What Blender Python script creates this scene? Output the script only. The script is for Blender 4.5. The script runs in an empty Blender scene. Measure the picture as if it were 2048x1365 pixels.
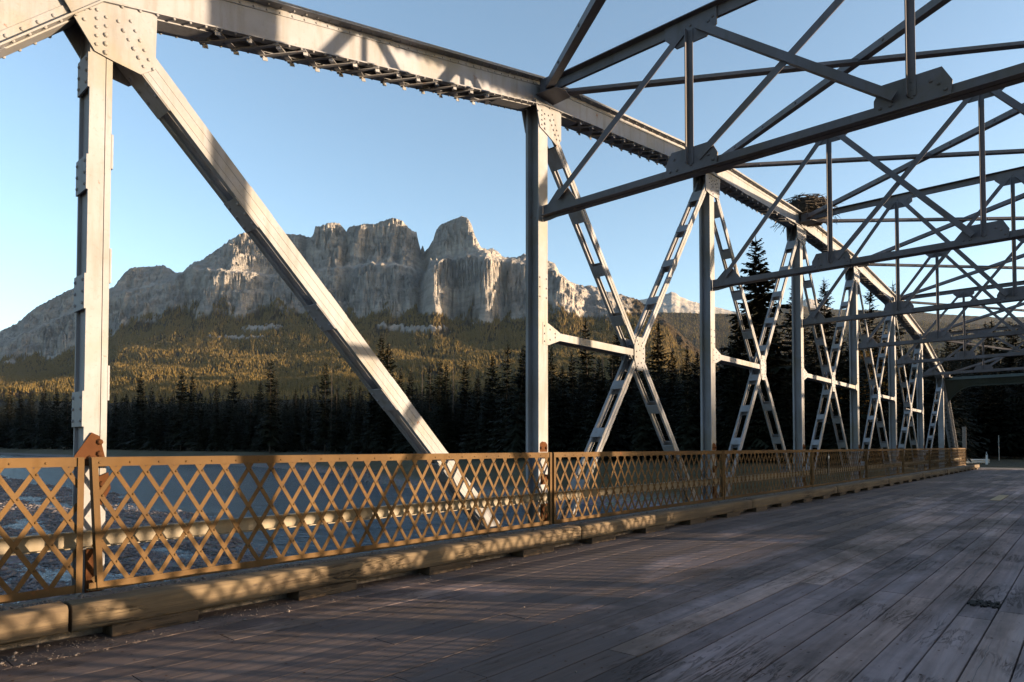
import bpy, math, random
import numpy as np
from mathutils import Vector, Matrix
random.seed(7)
rng = np.random.default_rng(7)
R = math.radians
scene = bpy.context.scene
col = scene.collection

# ------------------------------------------------------------------ camera, sky, sun, exposure
EYE = 1.38                                   # eye height above the deck (deck top is z = 0)
PSI, PITCH = 41.373, 1.526                   # yaw to the left of the bridge axis (+Y), pitch up
cam = bpy.data.cameras.new("camera")
cam.sensor_width = 36.0
cam.lens = 36.0 * 1319.5 / 2048.0
cam.shift_y = 176.2 / 2048.0
cam.clip_start = 0.05
cam.clip_end = 60000
cam_o = bpy.data.objects.new("camera", cam)
col.objects.link(cam_o)
cam_o.location = (0, 0, EYE)
cam_o.rotation_euler = (R(90 + PITCH), 0, R(PSI))
scene.camera = cam_o

SUN_EL = 4.0
SUN_DIR = Vector((math.cos(R(33)) * math.cos(R(SUN_EL)), math.sin(R(33)) * math.cos(R(SUN_EL)), math.sin(R(SUN_EL))))
world = bpy.data.worlds.new("World")
scene.world = world
world.use_nodes = True
wn = world.node_tree
bg = wn.nodes["Background"]
sky = wn.nodes.new("ShaderNodeTexSky")
sky.sky_type = 'NISHITA'
sky.sun_disc = False
sky.sun_elevation = R(SUN_EL)
sky.sun_rotation = R(57)
sky.altitude = 1400
sky.air_density = 0.85
sky.dust_density = 3.0
sky.ozone_density = 1.1
wn.links.new(sky.outputs[0], bg.inputs[0])
bg.inputs[1].default_value = 0.15
sl = bpy.data.lights.new("sun", 'SUN')
sl.energy = 5.0
sl.angle = R(0.5)
sl.color = (1.0, 0.73, 0.46)
so = bpy.data.objects.new("sun", sl)
col.objects.link(so)
so.rotation_euler = (-SUN_DIR).to_track_quat('-Z', 'Y').to_euler()
vs = scene.view_settings
vs.view_transform = 'Standard'
vs.look = 'None'
vs.exposure = 2.0
vs.gamma = 1
vs.use_curve_mapping = False
cy = scene.cycles
cy.use_denoising = True
cy.max_bounces = 6
cy.volume_bounces = 0

# ------------------------------------------------------------------ helpers
SINP, COSP = math.sin(R(PSI)), math.cos(R(PSI))
def wxy(right, fwd):
    """camera-yaw frame (right, forward metres) to world x, y"""
    return right * COSP - fwd * SINP, right * SINP + fwd * COSP

class MB:
    def __init__(s):
        s.v = []; s.f = []
    def add(s, vs, fs):
        n = len(s.v)
        s.v.extend([tuple(p) for p in vs])
        s.f.extend([tuple(i + n for i in f) for f in fs])
    def hexa(s, p):
        s.add(p, [(0, 3, 2, 1), (4, 5, 6, 7), (0, 1, 5, 4), (1, 2, 6, 5), (2, 3, 7, 6), (3, 0, 4, 7)])
    def box(s, x0, x1, y0, y1, z0, z1):
        s.hexa([(x0, y0, z0), (x1, y0, z0), (x1, y1, z0), (x0, y1, z0), (x0, y0, z1), (x1, y0, z1), (x1, y1, z1), (x0, y1, z1)])
    def lbox(s, O, ea, eb, ec, a0, a1, b0, b1, c0, c1):
        P = lambda a, b, c: O + ea * a + eb * b + ec * c
        s.hexa([P(a0, b0, c0), P(a1, b0, c0), P(a1, b1, c0), P(a0, b1, c0), P(a0, b0, c1), P(a1, b0, c1), P(a1, b1, c1), P(a0, b1, c1)])
    def prism_x(s, poly, x0, x1):
        """polygon in (y, z) extruded from x0 to x1"""
        n = len(poly)
        vs = [(x0, y, z) for y, z in poly] + [(x1, y, z) for y, z in poly]
        fs = [tuple(range(n))[::-1], tuple(range(n, 2 * n))]
        for i in range(n):
            j = (i + 1) % n
            fs.append((i, j, j + n, i + n))
        s.add(vs, fs)
    def prism_y(s, poly, y0, y1):
        """polygon in (x, z) extruded from y0 to y1"""
        n = len(poly)
        vs = [(x, y0, z) for x, z in poly] + [(x, y1, z) for x, z in poly]
        fs = [tuple(range(n)), tuple(range(n, 2 * n))[::-1]]
        for i in range(n):
            j = (i + 1) % n
            fs.append((i, i + n, j + n, j))
        s.add(vs, fs)
    def dome(s, c, nrm, r=0.018, k=7):
        c = Vector(c); n = Vector(nrm).normalized()
        t = n.orthogonal().normalized(); b = n.cross(t)
        vs = []
        for rr, h in ((1.0, -0.1), (0.95, 0.3), (0.6, 0.72)):
            for i in range(k):
                a = 2 * math.pi * i / k
                vs.append(c + (t * math.cos(a) + b * math.sin(a)) * r * rr + n * r * h)
        vs.append(c + n * r * 0.88)
        fs = []
        for q in range(2):
            for i in range(k):
                j = (i + 1) % k
                fs.append((q * k + i, q * k + j, (q + 1) * k + j, (q + 1) * k + i))
        for i in range(k):
            fs.append((2 * k + i, 2 * k + (i + 1) % k, 3 * k))
        s.add(vs, fs)
    def tube(s, pts, rads, k=6):
        n0 = len(s.v); L = len(pts)
        for i, p in enumerate(pts):
            p = Vector(p)
            d = (Vector(pts[min(i + 1, L - 1)]) - Vector(pts[max(i - 1, 0)])).normalized()
            t = d.orthogonal().normalized(); b = d.cross(t)
            for q in range(k):
                a = 2 * math.pi * q / k
                s.v.append(tuple(p + (t * math.cos(a) + b * math.sin(a)) * rads[i]))
        for i in range(L - 1):
            for q in range(k):
                r_ = (q + 1) % k
                s.f.append((n0 + i * k + q, n0 + i * k + r_, n0 + (i + 1) * k + r_, n0 + (i + 1) * k + q))
        s.f.append(tuple(n0 + q for q in range(k))[::-1])
        s.f.append(tuple(n0 + (L - 1) * k + q for q in range(k)))
    def mirrored(s, c):
        m = MB()
        m.v = [(c - x, y, z) for x, y, z in s.v]
        m.f = [tuple(reversed(f)) for f in s.f]
        return m
    def build(s, name, mat, parent=None, bevel=0.0, smooth=False):
        me = bpy.data.meshes.new(name)
        me.from_pydata(s.v, [], s.f)
        me.update()
        o = bpy.data.objects.new(name, me)
        col.objects.link(o)
        if mat: me.materials.append(mat)
        if parent: o.parent = parent
        if smooth:
            me.polygons.foreach_set("use_smooth", [True] * len(me.polygons))
        if bevel:
            b = o.modifiers.new("bevel", 'BEVEL'); b.width = bevel; b.segments = 2; b.limit_method = 'ANGLE'
        return o

def np_mesh(name, V, F, mat, attrs=None, smooth=False, parent=None):
    me = bpy.data.meshes.new(name)
    V = np.asarray(V, dtype=np.float32); F = np.asarray(F, dtype=np.int32)
    me.vertices.add(len(V)); me.vertices.foreach_set("co", V.ravel())
    k = F.shape[1]
    me.loops.add(F.size); me.loops.foreach_set("vertex_index", F.ravel())
    me.polygons.add(len(F))
    me.polygons.foreach_set("loop_start", np.arange(0, F.size, k, dtype=np.int32))
    if smooth: me.polygons.foreach_set("use_smooth", np.ones(len(F), dtype=bool))
    me.update(calc_edges=True)
    for an, (dom, arr) in (attrs or {}).items():
        a = me.attributes.new(an, 'FLOAT', dom)
        a.data.foreach_set("value", np.asarray(arr, dtype=np.float32))
    if mat: me.materials.append(mat)
    o = bpy.data.objects.new(name, me)
    col.objects.link(o)
    if parent: o.parent = parent
    return o

def tag(o, label=None, cat=None, group=None, kind=None):
    if label: o["label"] = label
    if cat: o["category"] = cat
    if group: o["group"] = group
    if kind: o["kind"] = kind
    return o
def empty(name, loc, label, cat, group=None):
    o = bpy.data.objects.new(name, None)
    o.empty_display_size = 0.2
    col.objects.link(o)
    o.location = loc
    return tag(o, label, cat, group)

def grid_faces(nr, nc):
    i = np.arange(nr - 1)[:, None]; j = np.arange(nc - 1)[None, :]
    a = i * nc + j
    return np.stack([a, a + 1, a + nc + 1, a + nc], -1).reshape(-1, 4)

_perm = rng.permutation(4096)
def _h(ix, iy):
    return _perm[(_perm[ix & 4095] + iy) & 4095]
def pnoise(x, y):
    """2-D gradient noise, about -1..1"""
    x = np.asarray(x, float); y = np.asarray(y, float)
    ix = np.floor(x).astype(int); iy = np.floor(y).astype(int)
    fx = x - ix; fy = y - iy
    ux = fx * fx * fx * (fx * (fx * 6 - 15) + 10); uy = fy * fy * fy * (fy * (fy * 6 - 15) + 10)
    def g(a, b, dx, dy):
        t = _h(a, b) * (2 * math.pi / 4096)
        return np.cos(t) * dx + np.sin(t) * dy
    n0 = g(ix, iy, fx, fy) * (1 - ux) + g(ix + 1, iy, fx - 1, fy) * ux
    n1 = g(ix, iy + 1, fx, fy - 1) * (1 - ux) + g(ix + 1, iy + 1, fx - 1, fy - 1) * ux
    return 1.4 * (n0 * (1 - uy) + n1 * uy)
def fbm(x, y, o=4, g=0.5):
    s = 0; a = 1
    for i in range(o):
        s = s + a * pnoise(x * 2 ** i + 17.3 * i, y * 2 ** i + 5.1 * i); a *= g
    return s
def smooth01(t):
    t = np.clip(t, 0, 1); return t * t * (3 - 2 * t)

# ------------------------------------------------------------------ materials
def new_mat(name):
    m = bpy.data.materials.new(name); m.use_nodes = True
    nt = m.node_tree
    return m, nt, nt.nodes["Principled BSDF"]
def N(nt, t, **kw):
    n = nt.nodes.new(t)
    for k, v in kw.items():
        if k in n.inputs: n.inputs[k].default_value = v
        else: setattr(n, k, v)
    return n
def noise(nt, scale, detail=4, rough=0.55, vec=None, dist=0.0):
    n = N(nt, "ShaderNodeTexNoise"); n.inputs["Scale"].default_value = scale
    n.inputs["Detail"].default_value = detail; n.inputs["Roughness"].default_value = rough
    n.inputs["Distortion"].default_value = dist
    if vec is not None: nt.links.new(vec, n.inputs["Vector"])
    return n.outputs["Fac"]
def coord(nt, scale=(1, 1, 1), which="Object"):
    if which == "World":
        src = N(nt, "ShaderNodeNewGeometry").outputs["Position"]
    else:
        src = N(nt, "ShaderNodeTexCoord").outputs[which]
    m = N(nt, "ShaderNodeMapping"); m.inputs["Scale"].default_value = scale
    nt.links.new(src, m.inputs["Vector"])
    return m.outputs["Vector"]
def ramp(nt, fac, stops):
    r = N(nt, "ShaderNodeValToRGB")
    e = r.color_ramp.elements
    while len(e) < len(stops): e.new(0.5)
    for el, (p, c) in zip(e, stops):
        el.position = p
        el.color = (c, c, c, 1) if isinstance(c, (int, float)) else (*c, 1)
    nt.links.new(fac, r.inputs["Fac"])
    return r.outputs["Color"]
def mix(nt, fac, a, b, mode='MIX'):
    n = N(nt, "ShaderNodeMix"); n.data_type = 'RGBA'; n.blend_type = mode
    for sock, val in ((n.inputs[0], fac), (n.inputs[6], a), (n.inputs[7], b)):
        if hasattr(val, "links"): nt.links.new(val, sock)
        elif isinstance(val, (int, float)): sock.default_value = val
        else: sock.default_value = (*val, 1)
    return n.outputs[2]
def math_n(nt, op, a, b=None, clamp=False):
    n = N(nt, "ShaderNodeMath"); n.operation = op; n.use_clamp = clamp
    for sock, val in ((n.inputs[0], a), (n.inputs[1], b)):
        if val is None: continue
        if hasattr(val, "links"): nt.links.new(val, sock)
        else: sock.default_value = val
    return n.outputs[0]
def attr(nt, name):
    a = N(nt, "ShaderNodeAttribute"); a.attribute_name = name
    return a.outputs["Fac"]
def bump(nt, bsdf, h, strength=0.3, dist=0.02):
    b = N(nt, "ShaderNodeBump"); b.inputs["Strength"].default_value = strength; b.inputs["Distance"].default_value = dist
    nt.links.new(h, b.inputs["Height"]); nt.links.new(b.outputs["Normal"], bsdf.inputs["Normal"])

def mat_steel(name, base, dark, rust_amt, rough=0.62, metallic=0.0, spec=0.2):
    m, nt, b = new_mat(name)
    v = coord(nt, which="World")
    big = noise(nt, 1.1, 5, 0.6, v)
    c = mix(nt, ramp(nt, big, [(0.35, 0.0), (0.7, 1.0)]), base, dark)
    streak = noise(nt, 9.0, 5, 0.6, coord(nt, (1, 1, 0.12), "World"))
    c = mix(nt, ramp(nt, streak, [(0.5, 0.0), (0.72, 0.7)]), c, (base[0] * .62, base[1] * .56, base[2] * .44))
    grime = noise(nt, 0.8, 6, 0.65, v, 0.3)
    c = mix(nt, ramp(nt, grime, [(0.52, 0.0), (0.68, 0.55)]), c, (base[0] * .80, base[1] * .68, base[2] * .40))
    fine = noise(nt, 26.0, 6, 0.7, v)
    c = mix(nt, ramp(nt, fine, [(0.56, 0.0), (0.72, 0.45)]), c, (base[0] * .55, base[1] * .50, base[2] * .42))
    r = noise(nt, 5.0, 8, 0.7, v, 0.4)
    rm = ramp(nt, r, [(0.74 - rust_amt, 0.0), (0.82 - rust_amt, 1.0)])
    c = mix(nt, rm, c, (0.13, 0.05, 0.02))
    nt.links.new(c, b.inputs["Base Color"])
    b.inputs["Roughness"].default_value = rough
    b.inputs["Metallic"].default_value = metallic
    b.inputs["Specular IOR Level"].default_value = spec
    bump(nt, b, noise(nt, 60, 4, 0.6, v), 0.12, 0.004)
    return m
M_STEEL = mat_steel("silver_painted_steel", (0.200, 0.210, 0.245), (0.150, 0.151, 0.158), 0.10)
M_BRACE = mat_steel("grey_painted_brace_steel", (0.105, 0.103, 0.122), (0.070, 0.068, 0.078), 0.05, 0.5)
M_GREEN = mat_steel("dull_green_portal_steel", (0.055, 0.07, 0.066), (0.04, 0.05, 0.047), 0.0, 0.6)
M_RUST = mat_steel("rusted_steel", (0.075, 0.032, 0.014), (0.035, 0.016, 0.009), 0.12, 0.9, 0.0, 0.05)
M_RAIL = mat_steel("tan_painted_railing_steel", (0.094, 0.057, 0.025), (0.048, 0.028, 0.013), 0.10, 0.75, 0.0, 0.10)
M_GUARD = mat_steel("grimy_white_channel", (0.19, 0.165, 0.125), (0.13, 0.105, 0.075), 0.05, 0.55, 0.0)

def mat_wood(name, base, dark, gax, gscale, crackdepth=0.5, tint=False):
    m, nt, b = new_mat(name)
    sc = [14.0, 14.0, 14.0]; sc[gax] = 0.55
    v = coord(nt, tuple(sc), "World")
    g = noise(nt, gscale, 7, 0.65, v, 0.6)
    c = mix(nt, ramp(nt, g, [(0.32, 0.0), (0.68, 1.0)]), dark, base)
    wv = coord(nt, which="World")
    blot = noise(nt, 1.3, 5, 0.62, wv)
    c = mix(nt, ramp(nt, blot, [(0.4, 0.0), (0.7, 0.55)]), c, (dark[0] * .8, dark[1] * .78, dark[2] * .76))
    knots = N(nt, "ShaderNodeTexVoronoi"); knots.inputs["Scale"].default_value = 2.2
    sk = [2.6, 2.6, 2.6]; sk[gax] = 1.2
    nt.links.new(coord(nt, tuple(sk), "World"), knots.inputs["Vector"])
    c = mix(nt, ramp(nt, knots.outputs["Distance"], [(0.035, 0.75), (0.075, 0.0)]), c, (0.03, 0.022, 0.018))
    sc2 = [9.0, 9.0, 9.0]; sc2[gax] = 0.75
    cr = noise(nt, 1.0, 6, 0.75, coord(nt, tuple(sc2), "World"), 1.4)
    crack = ramp(nt, cr, [(0.475, 0.0), (0.497, 1.0), (0.515, 0.0)])
    gate = ramp(nt, noise(nt, 0.9, 3, 0.5, wv), [(0.5, 0.0), (0.6, 1.0)])
    crk = math_n(nt, 'MULTIPLY', crack, gate)
    c = mix(nt, math_n(nt, 'MULTIPLY', crk, crackdepth), c, (0.02, 0.016, 0.014))
    if tint:
        wear = noise(nt, 1.0, 4, 0.6, coord(nt, (2.4, 0.09, 1), "World"))
        c = mix(nt, ramp(nt, wear, [(0.45, 0.0), (0.68, 0.5)]), c, (base[0] * 1.25, base[1] * 1.45, base[2] * 1.65))
        soil = noise(nt, 0.55, 6, 0.7, coord(nt, (1.0, 0.5, 1), "World"), 0.5)
        sx = N(nt, "ShaderNodeSeparateXYZ"); nt.links.new(wv, sx.inputs[0])
        x_bias = math_n(nt, 'MULTIPLY', math_n(nt, 'ADD', sx.outputs["X"], 1.2), -0.055)
        x_bias = math_n(nt, 'MINIMUM', math_n(nt, 'MAXIMUM', x_bias, -0.07), 0.19)  # dark tone grows towards the left side of the deck
        c = mix(nt, ramp(nt, math_n(nt, 'ADD', soil, x_bias), [(0.47, 0.0), (0.64, 0.8)]), c, (0.058, 0.047, 0.042))
        spots = noise(nt, 9.0, 4, 0.6, coord(nt, (1.0, 0.8, 1), "World"))
        c = mix(nt, ramp(nt, spots, [(0.68, 0.0), (0.75, 0.6)]), c, (0.03, 0.025, 0.022))
        t = attr(nt, "tint")
        c = mix(nt, 1.0, c, ramp(nt, t, [(0.0, (0.62, 0.62, 0.66)), (0.5, (0.95, 0.93, 0.94)), (1.0, (1.25, 1.18, 1.1))]), 'MULTIPLY')
    nt.links.new(c, b.inputs["Base Color"])
    b.inputs["Roughness"].default_value = 0.8
    b.inputs["Specular IOR Level"].default_value = 0.2
    h = math_n(nt, 'SUBTRACT', g, math_n(nt, 'MULTIPLY', crk, 1.2))
    bump(nt, b, h, 0.8, 0.016)
    return m
M_DECK = mat_wood("weathered_deck_planks", (0.34, 0.255, 0.238), (0.165, 0.123, 0.114), 1, 1.0, 0.9, True)
M_KERB = mat_wood("yellowed_kerb_timber", (0.140, 0.105, 0.064), (0.060, 0.044, 0.030), 1, 1.0, 1.0)
M_BLOCK = mat_wood("old_kerb_block_wood", (0.10, 0.07, 0.045), (0.05, 0.036, 0.025), 1, 1.0, 0.3)

def simple(name, c, rough=0.8, n_amt=0.3, scale=8.0, bmp=0.0):
    m, nt, b = new_mat(name)
    v = coord(nt, which="World")
    f = noise(nt, scale, 5, 0.6, v)
    nt.links.new(mix(nt, ramp(nt, f, [(0.3, 0.0), (0.7, 1.0)]), tuple(x * (1 - n_amt) for x in c), tuple(x * (1 + n_amt) for x in c)), b.inputs["Base Color"])
    b.inputs["Roughness"].default_value = rough
    if bmp: bump(nt, b, f, bmp, 0.05)
    return m
M_LEDGE = simple("dirty_ledge_boards", (0.14, 0.12, 0.105), 0.9, 0.4, 14, 0.4)
M_STONE = simple("grit_stones", (0.13, 0.11, 0.10), 0.9, 0.5, 30)
M_COBBLE = simple("river_cobbles", (0.105, 0.09, 0.092), 0.85, 0.65, 1.7)
M_TRUNK = simple("bark", (0.03, 0.022, 0.017), 0.9, 0.3, 6)
M_NEST = simple("nest_sticks", (0.028, 0.020, 0.015), 0.95, 0.4, 10)
M_BLACK = simple("black_plate", (0.012, 0.012, 0.012), 0.5, 0.1)
M_ROT = simple("rotten_wood", (0.014, 0.011, 0.009), 1.0, 0.4, 40)
M_WHITE = simple("white_paint", (0.75, 0.75, 0.74), 0.5, 0.06)
M_ASPHALT = simple("asphalt", (0.075, 0.07, 0.072), 0.85, 0.25, 40, 0.2)
M_GALV = simple("galvanised_steel", (0.42, 0.40, 0.36), 0.5, 0.15, 5)
M_CONCRETE = simple("abutment_concrete", (0.28, 0.27, 0.25), 0.9, 0.2, 3, 0.3)
M_PATCH = simple("new_plank_wood", (0.30, 0.22, 0.12), 0.8, 0.2, 10)

def mat_leaf(name, c, tr=0.0, var=0.45):
    m, nt, b = new_mat(name)
    v = coord(nt, which="World")
    f = noise(nt, 0.9, 4, 0.6, v)
    oi = N(nt, "ShaderNodeObjectInfo").outputs["Random"]
    k = mix(nt, ramp(nt, f, [(0.3, 0.0), (0.7, 1.0)]), tuple(x * (1 - var) for x in c), tuple(x * (1 + var) for x in c))
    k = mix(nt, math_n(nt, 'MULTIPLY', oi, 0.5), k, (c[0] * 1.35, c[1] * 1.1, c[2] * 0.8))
    nt.links.new(k, b.inputs["Base Color"])
    b.inputs["Roughness"].default_value = 0.75
    b.inputs["Specular IOR Level"].default_value = 0.15
    return m
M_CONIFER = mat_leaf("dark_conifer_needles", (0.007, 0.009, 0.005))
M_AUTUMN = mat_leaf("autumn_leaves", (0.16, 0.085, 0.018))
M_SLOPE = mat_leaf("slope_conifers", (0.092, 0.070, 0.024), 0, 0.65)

def mat_rock(name, light, dark, veg_col):
    m, nt, b = new_mat(name)
    v = coord(nt, (0.004, 0.004, 0.012), "World")
    a = noise(nt, 1.0, 8, 0.65, v, 0.3)
    c = mix(nt, ramp(nt, a, [(0.3, 0.0), (0.7, 1.0)]), dark, light)
    st = noise(nt, 1.0, 6, 0.7, coord(nt, (0.003, 0.003, 0.03), "World"), 0.6)       # strata
    c = mix(nt, ramp(nt, st, [(0.45, 0.0), (0.65, 0.4)]), c, tuple(x * 0.7 for x in dark))
    vst = noise(nt, 1.0, 6, 0.7, coord(nt, (0.03, 0.03, 0.003), "World"), 0.3)         # weathering streaks
    c = mix(nt, ramp(nt, vst, [(0.5, 0.0), (0.72, 0.35)]), c, tuple(x * 0.6 for x in dark))
    scree = noise(nt, 1.0, 5, 0.6, coord(nt, (0.006, 0.006, 0.006), "World"))
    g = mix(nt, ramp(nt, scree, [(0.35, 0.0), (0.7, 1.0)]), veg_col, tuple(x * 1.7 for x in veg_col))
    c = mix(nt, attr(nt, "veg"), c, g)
    nt.links.new(c, b.inputs["Base Color"])
    b.inputs["Roughness"].default_value = 0.95
    b.inputs["Specular IOR Level"].default_value = 0.1
    h = math_n(nt, 'ADD', vst, math_n(nt, 'MULTIPLY', st, 0.8))
    bump(nt, b, math_n(nt, 'ADD', h, math_n(nt, 'MULTIPLY', noise(nt, 1.0, 7, 0.75, coord(nt, (0.035, 0.035, 0.045), "World"), 0.5), 1.6)), 1.0, 16.0)
    return m
M_ROCK = mat_rock("limestone_and_forest_floor", (0.45, 0.415, 0.385), (0.20, 0.198, 0.205), (0.030, 0.022, 0.013))

# ------------------------------------------------------------------ bridge geometry
PANEL, Y0 = 6.1, 1.8675
XI, XO = -6.36, -6.66                       # inner and outer faces of the left truss
MIR = -5.23                                 # mirror constant: right truss x = MIR - x
XR = MIR - XI
H = [3.84, 5.33, 6.147, 6.484, 6.484, 6.147, 5.33, 3.84]     # chord undersides above the eye
yn = lambda n: Y0 + PANEL * n
CH = 0.38                                   # chord depth
cb = [h + EYE for h in H]                   # chord underside above deck
ZL = -0.82                                  # bottom chord axis
STRUT_Z = 3.63 + EYE
bridge = empty("truss_bridge", (XI, yn(0), 0), "long grey riveted steel truss bridge with overhead bracing carrying a plank road", "bridge")
bridge_inv = Matrix.Translation(bridge.location).inverted()
def part(mb, name, mat, parent=None, **k):
    o = mb.build(name, mat, parent or bridge, **k)
    o.matrix_parent_inverse = bridge_inv if (parent is None or parent is bridge) else Matrix.Identity(4)
    return o
def part2(mb, name, mat, k):
    """a part on the left truss and its twin on the right one; k(list of sub-part meshes) hangs under each"""
    for side in (0, 1):
        m = mb if side == 0 else mb.mirrored(MIR)
        o = part(m, name, mat)
        for sub, sname, smat in k:
            for q in (sub if isinstance(sub, list) else [sub]):
                if q.v: part(q if side == 0 else q.mirrored(MIR), sname, smat, o)

# top chord polyline (axis along the underside) with the end posts
poly = [(yn(-1), ZL - 0.15)] + [(yn(n), cb[n]) for n in range(8)] + [(yn(8), ZL - 0.15)]
def miter(i, c):
    """point of the polyline offset by c to its upper side, mitred at node i"""
    def nrm(a, b):
        d = Vector((b[0] - a[0], b[1] - a[1])).normalized()
        return Vector((-d.y, d.x))
    P = Vector(poly[i])
    if i == 0: return P + nrm(poly[0], poly[1]) * c
    if i == len(poly) - 1: return P + nrm(poly[-2], poly[-1]) * c
    n1, n2 = nrm(poly[i - 1], poly[i]), nrm(poly[i], poly[i + 1])
    b = (n1 + n2).normalized()
    return P + b * (c / b.dot(n1))
def strip(mb, i, x0, x1, c0, c1, t0=0.0, t1=1.0):
    A0, A1, B0, B1 = miter(i, c0), miter(i, c1), miter(i + 1, c0), miter(i + 1, c1)
    a0, b0 = A0.lerp(B0, t0), A0.lerp(B0, t1); a1, b1 = A1.lerp(B1, t0), A1.lerp(B1, t1)
    mb.hexa([(x0, a0.x, a0.y), (x1, a0.x, a0.y), (x1, b0.x, b0.y), (x0, b0.x, b0.y), (x0, a1.x, a1.y), (x1, a1.x, a1.y), (x1, b1.x, b1.y), (x0, b1.x, b1.y)])
for i in range(len(poly) - 1):
    near = i in (0, 1)
    a, b = Vector(poly[i]), Vector(poly[i + 1])
    L = (b - a).length; d = (b - a).normalized(); nn = Vector((-d.y, d.x))
    m = MB()
    # two channel webs, their flanges turned outwards, and a cover plate on top
    strip(m, i, -6.420, -6.405, 0.016, CH - 0.002)
    strip(m, i, -6.625, -6.610, 0.016, CH - 0.002)
    for c0, c1 in ((0.0, 0.014), (CH, CH + 0.014)):
        strip(m, i, -6.4195, XI + 0.03, c0, c1)
        strip(m, i, XO - 0.03, -6.6105, c0, c1)
    strip(m, i, XO - 0.035, XI + 0.075, CH + 0.016, CH + 0.03)
    strip(m, i, -6.404, -6.394, CH - 0.06, CH - 0.004)
    strip(m, i, XI + 0.031, XI + 0.07, CH, CH + 0.0155)
    if i == 0: strip(m, i, -6.404, -6.394, 0.0165, 0.095)
    sp = 0.15 if near else 0.3
    rr = 0.017 if near else 0.02
    k = 0.15
    while k < L - 0.1:
        q = a + d * k
        lo = q - nn * 0.002; up = q + nn * (CH - 0.001); f2 = q + nn * (CH - 0.04)
        m.dome((XI + 0.008, lo.x, lo.y), (0, -nn.x, -nn.y), rr)
        m.dome((XO - 0.008, lo.x, lo.y), (0, -nn.x, -nn.y), rr)
        if i < 5: m.dome((XI + 0.008, up.x, up.y), (0, -nn.x, -nn.y), rr)
        if near: m.dome((-6.394, f2.x, f2.y), (1, 0, 0), rr * 0.8)
        if i == 0:
            f3 = q + nn * 0.055; m.dome((-6.394, f3.x, f3.y), (1, 0, 0), rr)
        k += sp
    lac = MB()
    # lacing bars across the open underside, batten plates at the ends
    e3 = Vector((0, d.x, d.y)); n3 = Vector((0, nn.x, nn.y)); x3 = Vector((1, 0, 0)); O = Vector((0, a.x, a.y))
    lac.lbox(O, e3, x3, n3, 0.25, 1.0, -6.61, -6.42, -0.014, -0.002)
    lac.lbox(O, e3, x3, n3, L - 1.0, L - 0.25, -6.61, -6.42, -0.014, -0.002)
    nb = int((L - 2.0) / 0.32); stp = (L - 2.0) / nb
    for q in range(nb):
        k0 = 1.0 + q * stp
        for s_, off in ((1, 0.0), (-1, 0.012)):
            p0 = O + e3 * k0 + x3 * (-6.37 if s_ > 0 else -6.65) - n3 * (0.008 + off)
            p1 = O + e3 * (k0 + stp) + x3 * (-6.65 if s_ > 0 else -6.37) - n3 * (0.008 + off)
            ea = (p1 - p0).normalized(); eb = ea.cross(n3).normalized()
            lac.lbox(p0, ea, eb, n3, -0.03, (p1 - p0).length + 0.03, -0.028, 0.028, -0.005, 0.005)
            if i < 4: lac.dome(p0 - n3 * 0.005, -n3, 0.02)
            if i < 4:
                lac.lbox(p0 - n3 * 0.012, e3, x3, n3, -0.012, 0.045, 0.0, 0.008, -0.035, 0.0)
    part2(m, "end_post" if i in (0, len(poly) - 2) else "top_chord", M_STEEL, [(lac, "lacing", M_STEEL)])

# bottom chord below the deck, one box per side
m = MB(); m.box(-6.60, -6.42, yn(-1), yn(8), ZL - 0.15, ZL + 0.15)
part2(m, "bottom_chord", M_STEEL, [])

# gusset plates at the upper joints
def chord_under(y):
    for i in range(len(poly) - 1):
        if poly[i][0] <= y <= poly[i + 1][0]:
            t = (y - poly[i][0]) / (poly[i + 1][0] - poly[i][0])
            return poly[i][1] + t * (poly[i + 1][1] - poly[i][1])
    return poly[-1][1]
def gusset_poly(n):
    y = yn(n); z = cb[n]
    if n in (0, 7):
        s = 1 if n == 0 else -1
        P = [(-0.30, -0.10), (-0.055, -0.45), (0.09, -0.475), (0.31, -0.50), (0.43, -0.40), (0.44, 0.10), (-0.25, 0.02)]
        return [(y + s * q, z + r) for q, r in P]
    P = [(-0.20, 0.03), (-0.09, -0.36), (0.09, -0.42), (0.34, -0.52), (0.45, -0.40), (0.45, 0.10)]
    if n in (3, 4): P = [(-0.42, -0.0), (-0.36, -0.42), (-0.1, -0.46), (0.1, -0.46), (0.36, -0.42), (0.42, 0.0)]
    if n == 2: P = [(-0.34, -0.02), (-0.33, -0.45), (-0.1, -0.48), (0.1, -0.48), (0.36, -0.46), (0.44, 0.05)]
    if n > 4:
        P = [(-q, r) for q, r in ([(-0.34, -0.02), (-0.33, -0.45), (-0.1, -0.48), (0.1, -0.48), (0.36, -0.46), (0.44, 0.05)] if n == 5 else [(-0.20, 0.03), (-0.09, -0.36), (0.09, -0.42), (0.34, -0.52), (0.45, -0.40), (0.45, 0.10)])]
    return [(y + q, z + r) for q, r in P]
def inside(pt, P):
    c = False
    for i in range(len(P)):
        (x1, y1), (x2, y2) = P[i], P[i - 1]
        if (y1 > pt[1]) != (y2 > pt[1]) and pt[0] < (x2 - x1) * (pt[1] - y1) / (y2 - y1) + x1: c = not c
    return c
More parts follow.
